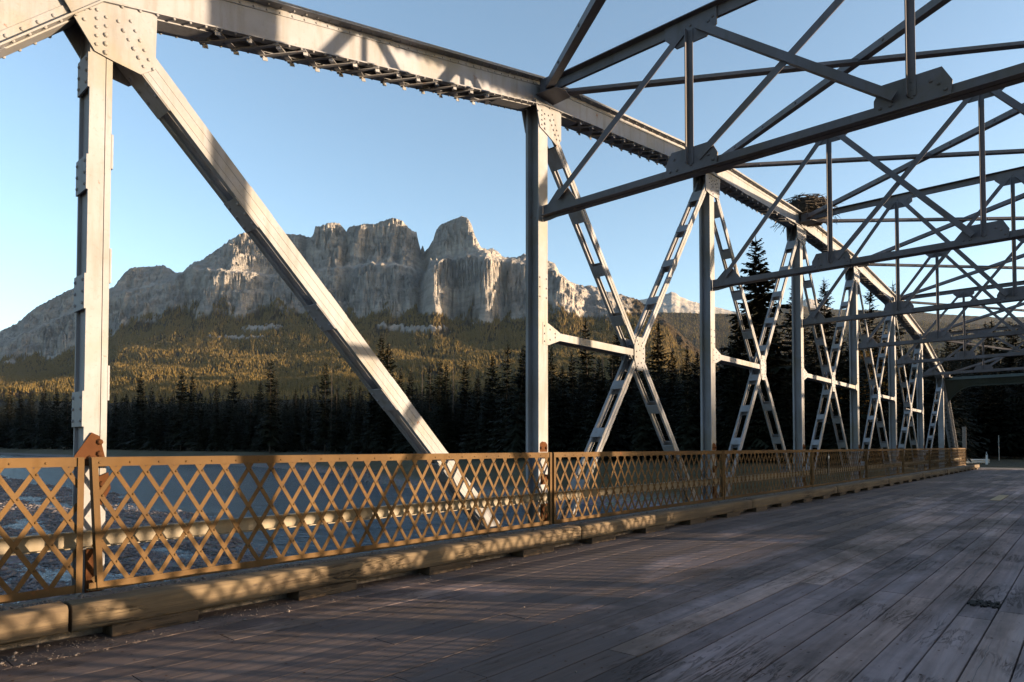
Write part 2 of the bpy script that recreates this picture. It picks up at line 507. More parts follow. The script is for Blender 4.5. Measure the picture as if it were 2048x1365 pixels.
for n in range(8):
    P = gusset_poly(n)
    m = MB()
    m.prism_x(P, XI - 0.012, XI + 0.004)
    mo = MB(); mo.prism_x(P, XO - 0.004, XO + 0.012)
    y, z = yn(n), cb[n]
    bol = MB()
    pts = []
    s = 1 if n < 4 else -1
    for q in range(5):
        pts.append((y - s * 0.045, z - 0.09 - 0.075 * q, 0.016)); pts.append((y + s * 0.025, z - 0.12 - 0.078 * q, 0.022 if q > 1 else 0.016))
    for q in range(6):
        pts.append((y + s * (0.12 + 0.042 * q), z - 0.11 - 0.062 * q, 0.020 if q in (1, 3, 4) else 0.016))
        pts.append((y + s * (0.22 + 0.038 * q), z - 0.06 - 0.070 * q, 0.016))
    for q in range(2): pts.append((y - s * 0.14, z - 0.13 - 0.09 * q, 0.016))
    for (py, pz, r) in pts:
        if inside((py, pz), P): bol.dome((XI + 0.005, py, pz), (1, 0, 0), r)
    m.add(bol.v, bol.f)
    part2(m, "gusset_plate", M_STEEL, [(mo, "outer_plate", M_STEEL)])

# vertical posts
def channel_post(n):
    y = yn(n); z0, z1 = ZL, cb[n] + 0.02
    m = MB()
    for x0, x1 in ((XI - 0.038, XI - 0.013), (XO + 0.013, XO + 0.038)):
        m.box(x0, x1, y - 0.085, y + 0.034, z0, z1)
        m.box(x0, x1, y + 0.040, y + 0.088, z0, z1)
    m.box(XO + 0.039, XI - 0.039, y - 0.060, y - 0.045, z0, z1)
    m.box(XO + 0.039, XI - 0.039, y + 0.048, y + 0.062, z0, z1)
    bats = []
    for s_, zs in ((-1, (1.7, 2.7, 3.72, 4.6)), (1, (1.93, 2.95, 3.95))):
        for zc in zs:
            ya = y - 0.100 if s_ < 0 else y + 0.0885
            bat = MB(); bats.append(bat)
            bat.box(XO + 0.01, XI - 0.010, ya, ya + 0.0145, zc - 0.15, zc + 0.15)
            for qx in (XI - 0.05, XO + 0.05):
                for qz in (-0.1, 0, 0.1):
                    bat.dome((qx, ya if s_ < 0 else ya + 0.0145, zc + qz), (0, s_, 0), 0.016)
    return m, bats
def h_post(n):
    y = yn(n); z0, z1 = ZL, cb[n] + 0.02
    m = MB()
    m.box(XI - 0.028, XI - 0.013, y - 0.115, y + 0.115, z0, z1)
    m.box(XO + 0.03, XO + 0.045, y - 0.115, y + 0.115, z0, z1)
    m.box(XO + 0.045, XI - 0.028, y - 0.008, y + 0.008, z0, z1)
    m.box(XO + 0.045, XO + 0.075, y - 0.114, y - 0.0085, z0, z1)
    for qz in (3.70, 3.85, 4.0):
        for qy in (-0.08, 0.08): m.dome((XI - 0.012, y + qy, qz), (1, 0, 0), 0.015)
    return m, []
for n in range(8):
    m, bat = channel_post(n) if n in (0, 7) else h_post(n)
    foot = MB(); low = MB(); mid = MB(); y = yn(n)
    if n in (0, 7):
        foot.prism_x([(y - 0.155, 1.22), (y - 0.155, 1.30), (y - 0.03, 1.50), (y + 0.03, 1.47), (y + 0.075, 1.28), (y + 0.08, 1.22)], XI - 0.008, XI + 0.006)
        low.prism_x([(y - 0.02, 0.98), (y + 0.01, 1.12), (y + 0.10, 1.16), (y + 0.12, 1.02), (y + 0.05, 0.88)], XI - 0.008, XI + 0.006)
        mid.box(XI - 0.01, XI + 0.02, y - 0.06, y + 0.06, 0.0, 0.52)
        for qy, qz in ((0.03, 1.42), (0.03, 1.32), (-0.04, 1.28), (0.06, 1.25), (0.05, 1.06)): foot.dome((XI + 0.007, y + qy, qz), (1, 0, 0), 0.028)
    else:
        foot.prism_x([(y - 0.09, 1.30), (y - 0.085, 1.43), (y - 0.03, 1.46), (y + 0.05, 1.45), (y + 0.095, 1.41), (y + 0.09, 1.30)], XI - 0.012, XI - 0.007)
        low.box(XI - 0.011, XI + 0.012, y - 0.07, y + 0.08, 0.2, 0.50)
        mid = MB(); mid.box(XI - 0.011, XI + 0.008, y - 0.06, y + 0.1, 0.80, 0.95)
        for qy in (-0.06, 0.06): foot.dome((XI - 0.007, y + qy, 1.36), (1, 0, 0), 0.026)
    part2(m, "vertical_post", M_STEEL, [(bat, "batten_plate", M_STEEL), ([foot, mid, low], "rusty_foot_plate", M_RUST)])

# diagonals
def member_axes(p, q):
    O = Vector((0, p[0], p[1])); e = Vector((0, q[0] - p[0], q[1] - p[1])); L = e.length; e.normalize()
    return O, e, Vector((1, 0, 0)), Vector((0, -e.z, e.y)), L
def heavy_diagonal(p, q):
    O, e, x3, n3, L = member_axes(p, q)
    m = MB()
    for xa, xb in ((XI - 0.036, XI - 0.014), (XO + 0.014, XO + 0.036)):
        for c0, c1 in ((-0.105, -0.052), (-0.049, 0.030), (0.033, 0.105)):
            m.lbox(O, e, x3, n3, 0.1, L, xa, xb, c0, c1)
    for xa, xb in ((XI - 0.085, XI - 0.037), (XO + 0.037, XO + 0.085)):
        m.lbox(O, e, x3, n3, 0.1, L, xa, xb, -0.100, -0.088)
        m.lbox(O, e, x3, n3, 0.1, L, xa, xb, 0.088, 0.100)
    bats = []
    for k in (0.62, 1.95, 3.25, 4.5, 5.8):
        if k > L - 0.3: continue
        h = 0.26 if k < 1 else 0.17
        for c0, c1, s_ in ((-0.115, -0.101, -1), (0.101, 0.113, 1)):
            bat = MB(); bats.append(bat)
            bat.lbox(O, e, x3, n3, k - h, k + h, XO + 0.02, XI - 0.02, c0, c1)
            for a_ in (-0.11, 0, 0.11):
                for x_ in (XI - 0.06, XO + 0.06):
                    bat.dome(O + e * (k + a_) + x3 * x_ + n3 * (c0 if s_ < 0 else c1), n3 * s_, 0.018)
    return m, bats
def light_diagonal(p, q, k0, layer):
    O, e, x3, n3, L = member_axes(p, q)
    m = MB()
    dx = 0.004 * layer
    for sgn, xf in ((1, XI - 0.014 - dx), (-1, XO + 0.014 + dx)):
        xs = sorted((xf, xf - sgn * 0.012))
        m.lbox(O, e, x3, n3, 0.05, L, xs[0], xs[1], -0.062, -0.006)
        m.lbox(O, e, x3, n3, 0.05, L, xs[0], xs[1], 0.006, 0.062)
        xs = sorted((xf - sgn * 0.0125, xf - sgn * 0.042))
        m.lbox(O, e, x3, n3, 0.05, L, xs[0], xs[1], -0.062, -0.050)
        m.lbox(O, e, x3, n3, 0.05, L, xs[0], xs[1], 0.050, 0.062)
    bats = []
    nb = int(L / 1.15)
    for i in range(nb + 1):
        k = k0 + i * (L - 2 * k0) / nb
        h = 0.17 if i in (0, nb) else 0.10
        for c0, c1 in ((-0.076, -0.063), (0.063, 0.074)):
            bat = MB(); bats.append(bat)
            bat.lbox(O, e, x3, n3, k - h, k + h, XO + 0.022, XI - 0.022, c0, c1)
    return m, bats
hd = [((yn(0) + 0.02, cb[0] - 0.02), (yn(1) - 0.02, ZL)), ((yn(7) - 0.02, cb[7] - 0.02), (yn(6) + 0.02, ZL))]
m, bat = heavy_diagonal(*hd[0]); part2(m, "diagonal", M_STEEL, [(bat, "batten_plate", M_STEEL)])
m, bat = light_diagonal(*hd[1], 0.9, 0); part2(m, "diagonal", M_STEEL, [(bat, "batten_plate", M_STEEL)])
for n in range(1, 6):
    A = (yn(n), cb[n]); B = (yn(n + 1), cb[n + 1]); C_ = (yn(n), ZL); D_ = (yn(n + 1), ZL)
    m, bat = light_diagonal(A, D_, 0.8, 0); part2(m, "diagonal", M_STEEL, [(bat, "batten_plate", M_STEEL)])
    m, bat = light_diagonal(C_, B, 0.8, 1); part2(m, "diagonal", M_STEEL, [(bat, "batten_plate", M_STEEL)])
    ha, hb = A[1] - ZL, B[1] - ZL
    t = ha / (ha + hb)
    yc, zc = yn(n) + t * PANEL, ZL + t * hb
    g = MB()
    oc = [(-0.10, 0.30), (-0.19, 0.12), (-0.19, -0.12), (-0.10, -0.33), (0.10, -0.33), (0.19, -0.12), (0.19, 0.12), (0.10, 0.30)]
    for xa, xb in ((XI - 0.013, XI - 0.003), (XO + 0.003, XO + 0.013)):
        g.prism_x([(yc + a_, zc + b_) for a_, b_ in oc], xa, xb)
    for a_, b_ in ((-0.09, 0.22), (-0.05, 0.16), (0.1, 0.2), (0.06, 0.14), (-0.12, 0.02), (-0.13, -0.08), (0.12, 0.0), (0.13, -0.09), (-0.06, -0.2), (-0.09, -0.26), (0.05, -0.18), (0.09, -0.26), (0.0, 0.05), (0.14, 0.1)):
        g.dome((XI - 0.003, yc + a_, zc + b_), (1, 0, 0), 0.017)
    part2(g, "crossing_plate", M_STEEL, [])
    # mid-height horizontal brace
    spans = {1: [(yn(1), yc)], 2: [(yn(2), yc)], 3: [(yn(3), yc), (yc, yn(4))], 4: [(yc, yn(5))], 5: [(yc, yn(6))]}[n]
    for (ya, yb) in spans:
        h = MB()
        pa, pb = (ya + 0.116 if ya < yc else ya + 0.19), (yb - 0.19 if yb == yc else yb - 0.116)
        for x0, x1 in ((XI - 0.034, XI - 0.022), (XO + 0.022, XO + 0.034)):
            h.box(x0, x1, pa, pb, zc - 0.065, zc + 0.055)
        h.box(XO + 0.035, XI - 0.035, pa, pb, zc - 0.03, zc - 0.02)
        clip = MB()
        if ya < yc:
            clip.prism_x([(ya - 0.01, zc + 0.17), (ya + 0.13, zc + 0.17), (ya + 0.42, zc + 0.06), (ya + 0.42, zc - 0.07), (ya + 0.13, zc - 0.17), (ya - 0.01, zc - 0.17)], XI - 0.0215, XI - 0.008)
            w = ya
            for a_, b_ in ((0.03, 0.12), (0.03, 0), (0.03, -0.12), (0.17, 0.08), (0.17, -0.08), (0.3, 0.03), (0.3, -0.03)): clip.dome((XI - 0.008, w + a_, zc + b_), (1, 0, 0), 0.016)
        else:
            clip.prism_x([(yb + 0.01, zc + 0.14), (yb - 0.13, zc + 0.14), (yb - 0.36, zc + 0.05), (yb - 0.36, zc - 0.06), (yb - 0.13, zc - 0.14), (yb + 0.01, zc - 0.14)], XI - 0.0215, XI - 0.008)
        part2(h, "mid_brace", M_STEEL, [(clip, "clip_plate", M_STEEL)])

# sway frames between the trusses
def angle_bar(mb, P, Q, up, w=0.09, t=0.011, flip=1, top=False):
    """an L-shaped bar from P to Q; up is the direction of its standing leg"""
    P, Q = Vector(P), Vector(Q)
    e = (Q - P).normalized(); L = (Q - P).length
    s_ = e.cross(Vector(up)).normalized() * flip; u = s_.cross(e).normalized() * flip
    mb.lbox(P, e, s_, u, 0, L, -t / 2, t / 2, -w / 2, w / 2)
    c0 = w / 2 - t if top else -w / 2
    mb.lbox(P, e, s_, u, 0, L, t / 2, w, c0, c0 + t)
NB = 3
WX = [XI + 0.0 + k * (XR - XI) / NB for k in range(NB + 1)]
for n in range(1, 7):
    y = yn(n); zb = STRUT_Z; zt = cb[n] + 0.22
    sf = empty("sway_frame", (0, y, 0), None, None); sf.parent = bridge; sf.matrix_parent_inverse = bridge_inv
    def sub(mb, name, yoff=0):
        o = mb.build(name, M_BRACE, sf)
        o.matrix_parent_inverse = Matrix.Translation((0, y, 0)).inverted()
        return o
    m = MB()       # bottom strut: two angles
    m.box(XI + 0.03, XR - 0.03, y - 0.03, y - 0.018, zb - 0.068, zb + 0.062)
    m.box(XI + 0.03, XR - 0.03, y - 0.11, y - 0.031, zb - 0.068, zb - 0.057)
    m.box(XI + 0.03, XR - 0.03, y + 0.018, y + 0.11, zb - 0.068, zb - 0.057)
    m.box(XI + 0.03, XR - 0.03, y + 0.006, y + 0.0175, zb - 0.068, zb + 0.062)
    sub(m, "bottom_strut")
    m = MB()       # top strut
    m.box(XI + 0.04, XR - 0.04, y - 0.03, y - 0.018, zt - 0.06, zt + 0.09)
    m.box(XI + 0.04, XR - 0.04, y - 0.13, y - 0.031, zt + 0.078, zt + 0.09)
    m.box(XI + 0.04, XR - 0.04, y + 0.018, y + 0.13, zt + 0.078, zt + 0.09)
    m.box(XI + 0.04, XR - 0.04, y + 0.006, y + 0.0175, zt - 0.06, zt + 0.09)
    sub(m, "top_strut")
    for k in range(NB + 1):
        x = WX[k]
        g = MB()
        if k in (0, NB):
            s_ = 1 if k == 0 else -1
            P = [(x - s_ * 0.0, zb - 0.13), (x + s_ * 0.12, zb - 0.13), (x + s_ * 0.62, zb - 0.07), (x + s_ * 0.62, zb + 0.08), (x + s_ * 0.45, zb + 0.32), (x + s_ * 0.28, zb + 0.30), (x + s_ * 0.10, zb + 0.12), (x + s_ * 0.0, zb + 0.12)]
            g.prism_y(P if k == 0 else P[::-1], y - 0.017, y + 0.005)
            for q in (-0.08, 0.0, 0.08): g.dome((x + s_ * 0.05, y - 0.017, zb + q), (0, -1, 0), 0.018)
            sub(g, "gusset_plate")
        else:
            P = [(x - 0.36, zb - 0.08), (x + 0.34, zb - 0.08), (x + 0.36, zb + 0.10), (x + 0.27, zb + 0.27), (x - 0.28, zb + 0.27), (x - 0.36, zb + 0.12)]
            g.prism_y(P, y - 0.055, y - 0.031)
            for qx, qz in ((0, 0.2), (0, 0.12), (0, 0.04), (0.17, 0.15), (0.24, 0.1), (-0.3, 0.02), (-0.2, 0.02), (-0.24, 0.17), (0.3, 0.02)): g.dome((x + qx, y - 0.055, zb + qz), (0, -1, 0), 0.02)
            sub(g, "gusset_plate")
            g = MB()
            P = [(x - 0.36, zt + 0.07), (x - 0.36, zt - 0.10), (x - 0.2, zt - 0.27), (x + 0.22, zt - 0.27), (x + 0.36, zt - 0.16), (x + 0.36, zt + 0.07)]
            g.prism_y(P, y - 0.055, y - 0.031)
            for qx, qz in ((0, -0.2), (0, -0.12), (0, -0.04), (0.17, -0.12), (0.25, -0.09), (0.31, -0.05)): g.dome((x + qx, y - 0.055, zt + qz), (0, -1, 0), 0.02)
            sub(g, "gusset_plate")
            v = MB()
            angle_bar(v, (x, y - 0.062, zb + 0.05), (x, y - 0.062, zt - 0.1), (1, 0, 0), 0.08, flip=-1)
            sub(v, "hanger")
    for (xa, za, xb, zb_, dy) in ((WX[0] + 0.3, zb + 0.14, WX[1] - 0.1, zt - 0.1, -0.072), (WX[1] + 0.1, zb + 0.1, WX[2] - 0.1, zt - 0.1, -0.072), (WX[1] + 0.12, zt - 0.1, WX[2] - 0.15, zb + 0.08, -0.125), (WX[2] + 0.1, zt - 0.1, WX[3] - 0.3, zb + 0.14, -0.125)):
        d_ = MB()
        angle_bar(d_, (xa, y + dy, za), (xb, y + dy, zb_), (0, 0, 1), 0.095, flip=-1, top=zb_ > za)
        sub(d_, "sway_diagonal")

# lateral bracing in the plane of the top chord
for n in range(0, 7):
    za, zb = cb[n] + 0.18, cb[n + 1] + 0.18
    for k in range(2):
        m = MB()
        xa, xb = (XI - 0.02, XR + 0.02) if k == 0 else (XR + 0.02, XI - 0.02)
        P, Q = Vector((xa, yn(n), za + (0.06 if k else 0))), Vector((xb, yn(n + 1), zb + (0.06 if k else 0)))
        e = (Q - P).normalized()
        angle_bar(m, P + e * 0.25, Q - e * 0.25, (0, 0, 1), 0.11, 0.012)
        L = (Q - P).length; s_ = e.cross(Vector((0, 0, 1))).normalized()
        for q in range(1, 9):
            for sd in (-1, 1):
                m.dome(P + e * (q * L / 9) + s_ * 0.007 * sd, s_ * sd, 0.022)
        part(m, "lateral_brace", M_BRACE)
    t = cb[n] / 1.0
for n in range(1, 8):
    z = cb[n] + 0.10; y = yn(n)
    for s_, x in ((1, XI), (-1, XR)):
        m = MB()
        P = [(x - s_ * 0.0, y - 0.2), (x + s_ * 0.36, y - 0.16), (x + s_ * 0.42, y), (x + s_ * 0.36, y + 0.22), (x, y + 0.24)]
        if s_ < 0: P = P[::-1]
        vs = [(px, py, z) for px, py in P] + [(px, py, z + 0.012) for px, py in P]
        k = len(P)
        m.add(vs, [tuple(range(k))[::-1], tuple(range(k, 2 * k))] + [(i, (i + 1) % k, (i + 1) % k + k, i + k) for i in range(k)])
        m.box(*(sorted((x + s_ * 0.032, x + s_ * 0.30))), y - 0.13, y + 0.17, z + 0.0125, z + 0.24)
        part(m, "lateral_gusset", M_BRACE)

# portals at both ends: solid girder with curved knees, in the plane of the end posts
def portal(i, top):
    a, b = Vector(poly[i]), Vector(poly[i + 1])
    if top == 0: a, b = b, a
    d = (b - a).normalized()            # from the top joint down the end post
    up = 0.1 if top else 0.75
    def P3(x, s): return Vector((x, a.x + d.x * s, a.y + d.y * s + up))
    m = MB()
    xs = np.linspace(XI + 0.03, XR - 0.03, 41)
    depth = []
    for x in xs:
        q = min(x - XI, XR - x)
        depth.append((0.62 + (1.25 * (1 - min(1, q / 1.5)) ** 2.2)) if top else 0.16 + 0.2 * (1 - min(1, q / 1.5)) ** 2.2)
    nrm = Vector((0, -d.y, d.x)); nrm = Vector((0, -d.y, d.x))
    vs, fs = [], []
    for x, dp in zip(xs, depth):
        for s_ in (0.1, dp):
            for k in (-0.02, 0.02):
                vs.append(P3(x, s_) + nrm * k)
    for q in range(40):
        o = q * 4
        fs += [(o, o + 4, o + 6, o + 2), (o + 1, o + 3, o + 7, o + 5), (o + 2, o + 6, o + 7, o + 3), (o, o + 1, o + 5, o + 4)]
    m.add(vs, fs)
    vs, fs = [], []
    for x, dp in zip(xs, depth):
        for s_ in (dp + 0.001, dp + 0.016):
            for k in (-0.12, 0.12): vs.append(P3(x, s_) + nrm * k)
    for q in range(40):
        o = q * 4
        fs += [(o, o + 4, o + 6, o + 2), (o + 1, o + 3, o + 7, o + 5), (o + 2, o + 6, o + 7, o + 3), (o, o + 1, o + 5, o + 4)]
    m.add(vs, fs)
    m.lbox(P3(0, 0), Vector((1, 0, 0)), Vector((0, d.x, d.y)), nrm, XI + 0.03, XR - 0.03, 0.085, 0.1, -0.12, 0.12)
    part(m, "portal_girder", M_GREEN)
portal(0, 0); portal(len(poly) - 2, 1)

# floor beams under the deck
for n in range(-1, 9):
    m = MB(); m.box(XI - 0.05, XR + 0.05, yn(n) - 0.12, yn(n) + 0.12, ZL + 0.16, -0.22)
    part(m, "floor_beam", M_STEEL)
# inner channel rail bolted to the posts
m = MB()
m.box(XI + 0.025, XI + 0.037, yn(-1), yn(8), 0.54, 0.68)
m.box(XI + 0.0375, XI + 0.085, yn(-1), yn(8), 0.54, 0.55)
m.box(XI + 0.0375, XI + 0.085, yn(-1), yn(8), 0.67, 0.68)
part2(m, "channel_rail", M_GUARD, [])

# ------------------------------------------------------------------ deck, ledges, kerbs, railings
RX = -6.108
DX0, DW = -5.563, 0.235
planks, tint = MB(), []
hole = (-0.861, 7.05)
for c in range(26):
    x0 = DX0 + c * DW
    y = -7.0 - random.uniform(0, 4)
    is_hole = abs(x0 - hole[0]) < 0.1
    while y < yn(8) + 0.2:
        L = random.uniform(3.4, 6.1)
        if is_hole and y < hole[1] - 0.5 < y + L: L = hole[1] - y
        y1 = min(y + L, yn(8) + 0.25)
        dz = random.uniform(-0.0018, 0.0012)
        g = 0.0035 + random.uniform(0, 0.002)
        a, b = x0 + g, x0 + DW - g
        ch = 0.0025
        n0 = len(planks.f)
        planks.prism_y([(a, -0.09), (b, -0.09), (b, dz - ch), (b - ch, dz), (a + ch, dz), (a, dz - ch)], y + 0.004, y1 - 0.004)
        tint += [random.random()] * (len(planks.f) - n0)
        if is_hole and abs(y1 - hole[1]) < 0.01: y1 += 0.10
        y = y1
deck = planks.build("bridge_deck", M_DECK)
at = deck.data.attributes.new("tint", 'FLOAT', 'FACE'); at.data.foreach_set("value", np.array(tint, dtype=np.float32))
nails = MB()
for c in range(26):
    for q in range(44):
        for k in (0.055, 0.18):
            px = DX0 + c * DW + k + random.uniform(-0.012, 0.012); py = 0.4 + q * 0.61 + random.uniform(-0.03, 0.03); r = random.uniform(0.005, 0.010)
            nails.add([(px + r * math.cos(a), py + r * math.sin(a), 0.0045) for a in (0, 1.05, 2.09, 3.14, 4.19, 5.24)], [(0, 1, 2, 3, 4, 5)])
cr = MB()
for q in range(95):
    c = random.randint(8, 25); x = DX0 + c * DW + random.uniform(0.04, 0.2); y = random.uniform(0.8, 11) ; L = random.uniform(0.25, 1.5); n_ = int(L / 0.09) + 2
    w0 = random.uniform(0.001, 0.0032); wob = 0; pts_l, pts_r = [], []
    for k in range(n_ + 1):
        wob += random.uniform(-0.007, 0.007); t = k / n_; w = w0 * (1 - abs(2 * t - 1)) ** 0.6 * random.uniform(0.5, 1.3) + 0.0003
        cxx = min(max(x + wob, DX0 + c * DW + 0.012), DX0 + c * DW + DW - 0.012)
        pts_l.append((cxx - w, y + L * t, 0.0042)); pts_r.append((cxx + w, y + L * t, 0.0042))
    cr.add(pts_l + pts_r, [(k, n_ + 1 + k, n_ + 2 + k, k + 1) for k in range(n_)])
tag(cr.build("plank_cracks", M_BLACK), "long drying cracks in the deck planks", "cracks", kind="stuff")
tag(nails.build("nail_heads", M_RUST), "rusty nail heads in the plank roadway", "nails", kind="stuff")
tag(deck, "weathered grey plank roadway running along the bridge", "road", kind="structure")
m = MB(); m.box(-6.15, 0.92, yn(-1) - 3, yn(8) + 0.2, -0.20, -0.095)
tag(m.build("deck_underlay", M_BLOCK), "dark timber bedding under the bridge planks", "road", kind="structure")
m = MB(); m.box(-0.858, -0.634, 7.0, 7.20, 0.0046, 0.0056)
for q in range(46):
    px = random.uniform(-0.855, -0.635); py = 6.98 + random.uniform(0, 0.23); h = random.uniform(0.002, 0.022); w = random.uniform(0.004, 0.012)
    m.box(px - w, px + w, py - random.uniform(0.02, 0.07), py + random.uniform(0.02, 0.06), h - 0.03, h)
tag(m.build("splintered_hole", M_ROT), "splintered rotten plank end in the grey bridge deck", "damaged plank")
m = MB(); m.box(-2.03, -1.81, 20.9, 23.3, -0.02, 0.010)
tag(m.build("replacement_plank", M_PATCH, bevel=0.004), "short yellowish replacement board in the grey plank deck", "plank")

for side in (0, 1):
    m = MB()
    for q in range(14):
        ya = yn(-1) + q * 3.95
        m.box(-6.20, -5.60, ya, ya + 3.94, 0.12, 0.185)
    m.box(-5.64, -5.61, yn(-1), yn(8), -0.09, 0.119)
    if side: m = m.mirrored(MIR)
    tag(m.build("ledge", M_LEDGE), "grit covered boards between kerb timber and lattice railing", "ledge", kind="structure")

# kerb timbers: a squared log with rounded edges on wooden blocks
KJ = [yn(0) - 6.30 - 0.22 + 6.1 * k for k in range(10)]
def kerb_name(k, side):
    if side: return "kerb timber on blocks along the opposite road edge beside the camera"
    return ["yellowed kerb timber nearest the camera, cut off by the left photo edge", "yellowed kerb timber with bright sun spots under the nearest full railing panel",
            "kerb timber third from the camera under the second full railing panel", "kerb timber fourth from the camera, after the third railing joint", "kerb timber fifth from the camera along the left railing",
            "kerb timber sixth from the camera along the left railing", "kerb timber seventh from the camera along the left railing", "kerb timber second from the far bridge end",
            "kerb timber at the far end of the left railing"][k]
def kerb_mesh(L):
    m = MB(); n = 24; prof = []
    x0, x1, z0, z1, r = -0.112, 0.112, 0.088, 0.278, 0.034
    for cx, cz, a0 in ((x1 - r, z1 - r, 0), (x0 + r, z1 - r, 90), (x0 + r * .5, z0 + r * .5, 180), (x1 - r * .5, z0 + r * .5, 270)):
        rr = r if a0 < 180 else r * .5
        for q in range(4):
            a = R(a0 + q * 30); prof.append((cx + rr * math.cos(a), cz + rr * math.sin(a)))
    K = len(prof); vs, fs = [], []
    for i in range(n + 1):
        y = L * i / n
        for q, (x, z) in enumerate(prof):
            w = 0.008 * math.sin(i * 1.7 + q * 0.9) + random.uniform(-0.004, 0.004)
            vs.append((x * (1 + w), y, z + w * 0.6))
    for i in range(n):
        for q in range(K):
            r_ = (q + 1) % K
            fs.append((i * K + q, (i + 1) * K + q, (i + 1) * K + r_, i * K + r_))
    fs.append(tuple(range(K))); fs.append(tuple(n * K + q for q in range(K))[::-1])
    m.add(vs, fs)
    return m
kx = -5.46
kt = empty("kerb_timber", (kx, KJ[0], 0), kerb_name(0, 0), "kerb", "kerb timbers along the left railing")
kb = kerb_mesh(6.075).build("log", M_KERB, kt)
for p in kb.data.polygons: p.use_smooth = len(p.vertices) == 4
for q, yb in enumerate((0.25, 1.75, 3.3, 4.85)):
    m = MB(); m.box(-0.10, 0.105, yb, yb + 0.62, 0.0, 0.088)
    m.build("block", M_BLOCK, kt, bevel=0.008)
def copy_tree(o, parent=None):
    c = o.copy(); col.objects.link(c)
    if parent: c.parent = parent
    for ch in o.children: copy_tree(ch, c)
    return c
for side in (0, 1):
    for k in range(9):
        if side == 0 and k == 0: continue
        c = copy_tree(kt)
        c.location = (kx if side == 0 else MIR - kx, KJ[k], 0)
        if k % 2: c.location.x += random.uniform(-0.012, 0.012)
        c["label"] = kerb_name(k, side)
        c["group"] = "kerb timbers along the left railing" if side == 0 else "kerb timbers along the opposite railing"

# lattice railing panels
ZB, ZT = 0.235, 1.295
def rail_label(n, side):
    if side: return "tan lattice railing panel along the opposite road edge beside the camera"
    return {-1: "tan lattice railing panel nearest the camera, cut off by the left photo edge", 0: "tan lattice railing panel with sunlit right half between the first two steel posts",
            1: "tan lattice railing panel between the second and third steel posts", 2: "tan lattice railing panel between the third and fourth steel posts", 3: "tan lattice railing panel between the fourth and fifth steel posts",
            4: "tan lattice railing panel between the fifth and sixth steel posts", 5: "tan lattice railing panel between the sixth and seventh steel posts", 6: "tan lattice railing panel second from the far bridge end",
            7: "tan lattice railing panel at the far bridge end"}[n]
LP = PANEL - 0.05
rp = empty("lattice_railing_panel", (RX, yn(0) - 0.107, 0), rail_label(0, 0), "railing", "lattice railing panels along the left side")
m = MB()
m.box(0.008, 0.016, 0.0, LP, ZT - 0.075, ZT - 0.0085); m.box(-0.055, 0.016, 0.0, LP, ZT - 0.008, ZT)
for q in range(27): m.dome((0.016, 0.06 + q * 0.2293, ZT - 0.045), (1, 0, 0), 0.010, 6)
m.build("top_rail", M_RAIL, rp)
m = MB()
m.box(0.008, 0.016, 0.0, LP, ZB - 0.02, ZB + 0.045); m.box(-0.055, 0.0075, 0.0, LP, ZB - 0.02, ZB - 0.012)
m.build("bottom_rail", M_RAIL, rp)
m = MB()
z0, z1 = ZB + 0.01, ZT - 0.012
span = 0.655
def lattice_bar(sgn, ya):
    """flat bar from the bottom (y = ya) to the top (y = ya + sgn*span), clipped to the panel"""
    t0, t1 = 0.0, 1.0
    for lim, s in ((0.03, 1), (LP - 0.03, -1)):
        # keep s*(y - lim) >= 0
        f0 = s * (ya - lim); f1 = s * (ya + sgn * span - lim)
        if f0 < 0 and f1 < 0: return
        if f0 < 0: t0 = max(t0, f0 / (f0 - f1))
        if f1 < 0: t1 = min(t1, f0 / (f0 - f1))
    if t1 - t0 < 0.06: return
    P = Vector((0, ya + sgn * span * t0, z0 + (z1 - z0) * t0)); Q = Vector((0, ya + sgn * span * t1, z0 + (z1 - z0) * t1))
    e = (Q - P).normalized(); L = (Q - P).length; x3 = Vector((1, 0, 0)); c3 = e.cross(x3)
    xa, xb = (0.0, 0.0065) if sgn < 0 else (-0.0075, -0.001)
    m.lbox(P, e, x3, c3, 0, L, xa, xb, -0.0185, 0.0185)
SPC = 0.2305
for q in range(-4, 31):
    lattice_bar(1, 0.06 + q * SPC); lattice_bar(-1, 0.06 + q * SPC + 0.02)
for q in range(26):
    for rr in range(1, 6):
        yv = 0.06 + q * SPC + (SPC / 2 if rr % 2 else 0) + 0.03; zv = z0 + (z1 - z0) * rr / 5.65
        if yv < LP - 0.05: m.dome((0.0065, yv, zv), (1, 0, 0), 0.0115, 6)
m.build("lattice", M_RAIL, rp)
for q, yb in enumerate((0.0, LP - 0.045)):
    m = MB(); m.box(0.017, 0.027, yb, yb + 0.045, ZB - 0.02, ZT - 0.004)
    m.box(-0.05, 0.0165, yb + (0.0 if q == 0 else 0.037), yb + (0.008 if q == 0 else 0.045), ZB - 0.02, ZT - 0.009)
    m.build("end_post", M_RAIL, rp)
for side in (0, 1):
    for n in range(-1, 8):
        if side == 0 and n == 0: continue
        c = copy_tree(rp)
        c.location = (RX if side == 0 else MIR - RX, yn(n) - 0.107, 0)
        if side: c.rotation_euler = (0, 0, math.pi); c.location.y += LP
        c["label"] = rail_label(n, side)
        c["group"] = "lattice railing panels along the left side" if side == 0 else "lattice railing panels along the opposite side"
# the bent end post of the nearest joint
for o in rp.children:
    if o.name.startswith("end_post") and min(v.co.y for v in o.data.vertices) < 0.5:
        o.data = o.data.copy()
        for v in o.data.vertices: v.co.y += 0.055 * (ZT - v.co.z)
        for v in o.data.vertices: v.co.x += 0.02 * math.sin((v.co.z - ZB) * 3)
        o["label"] = "bent railing end post leaning out of line"

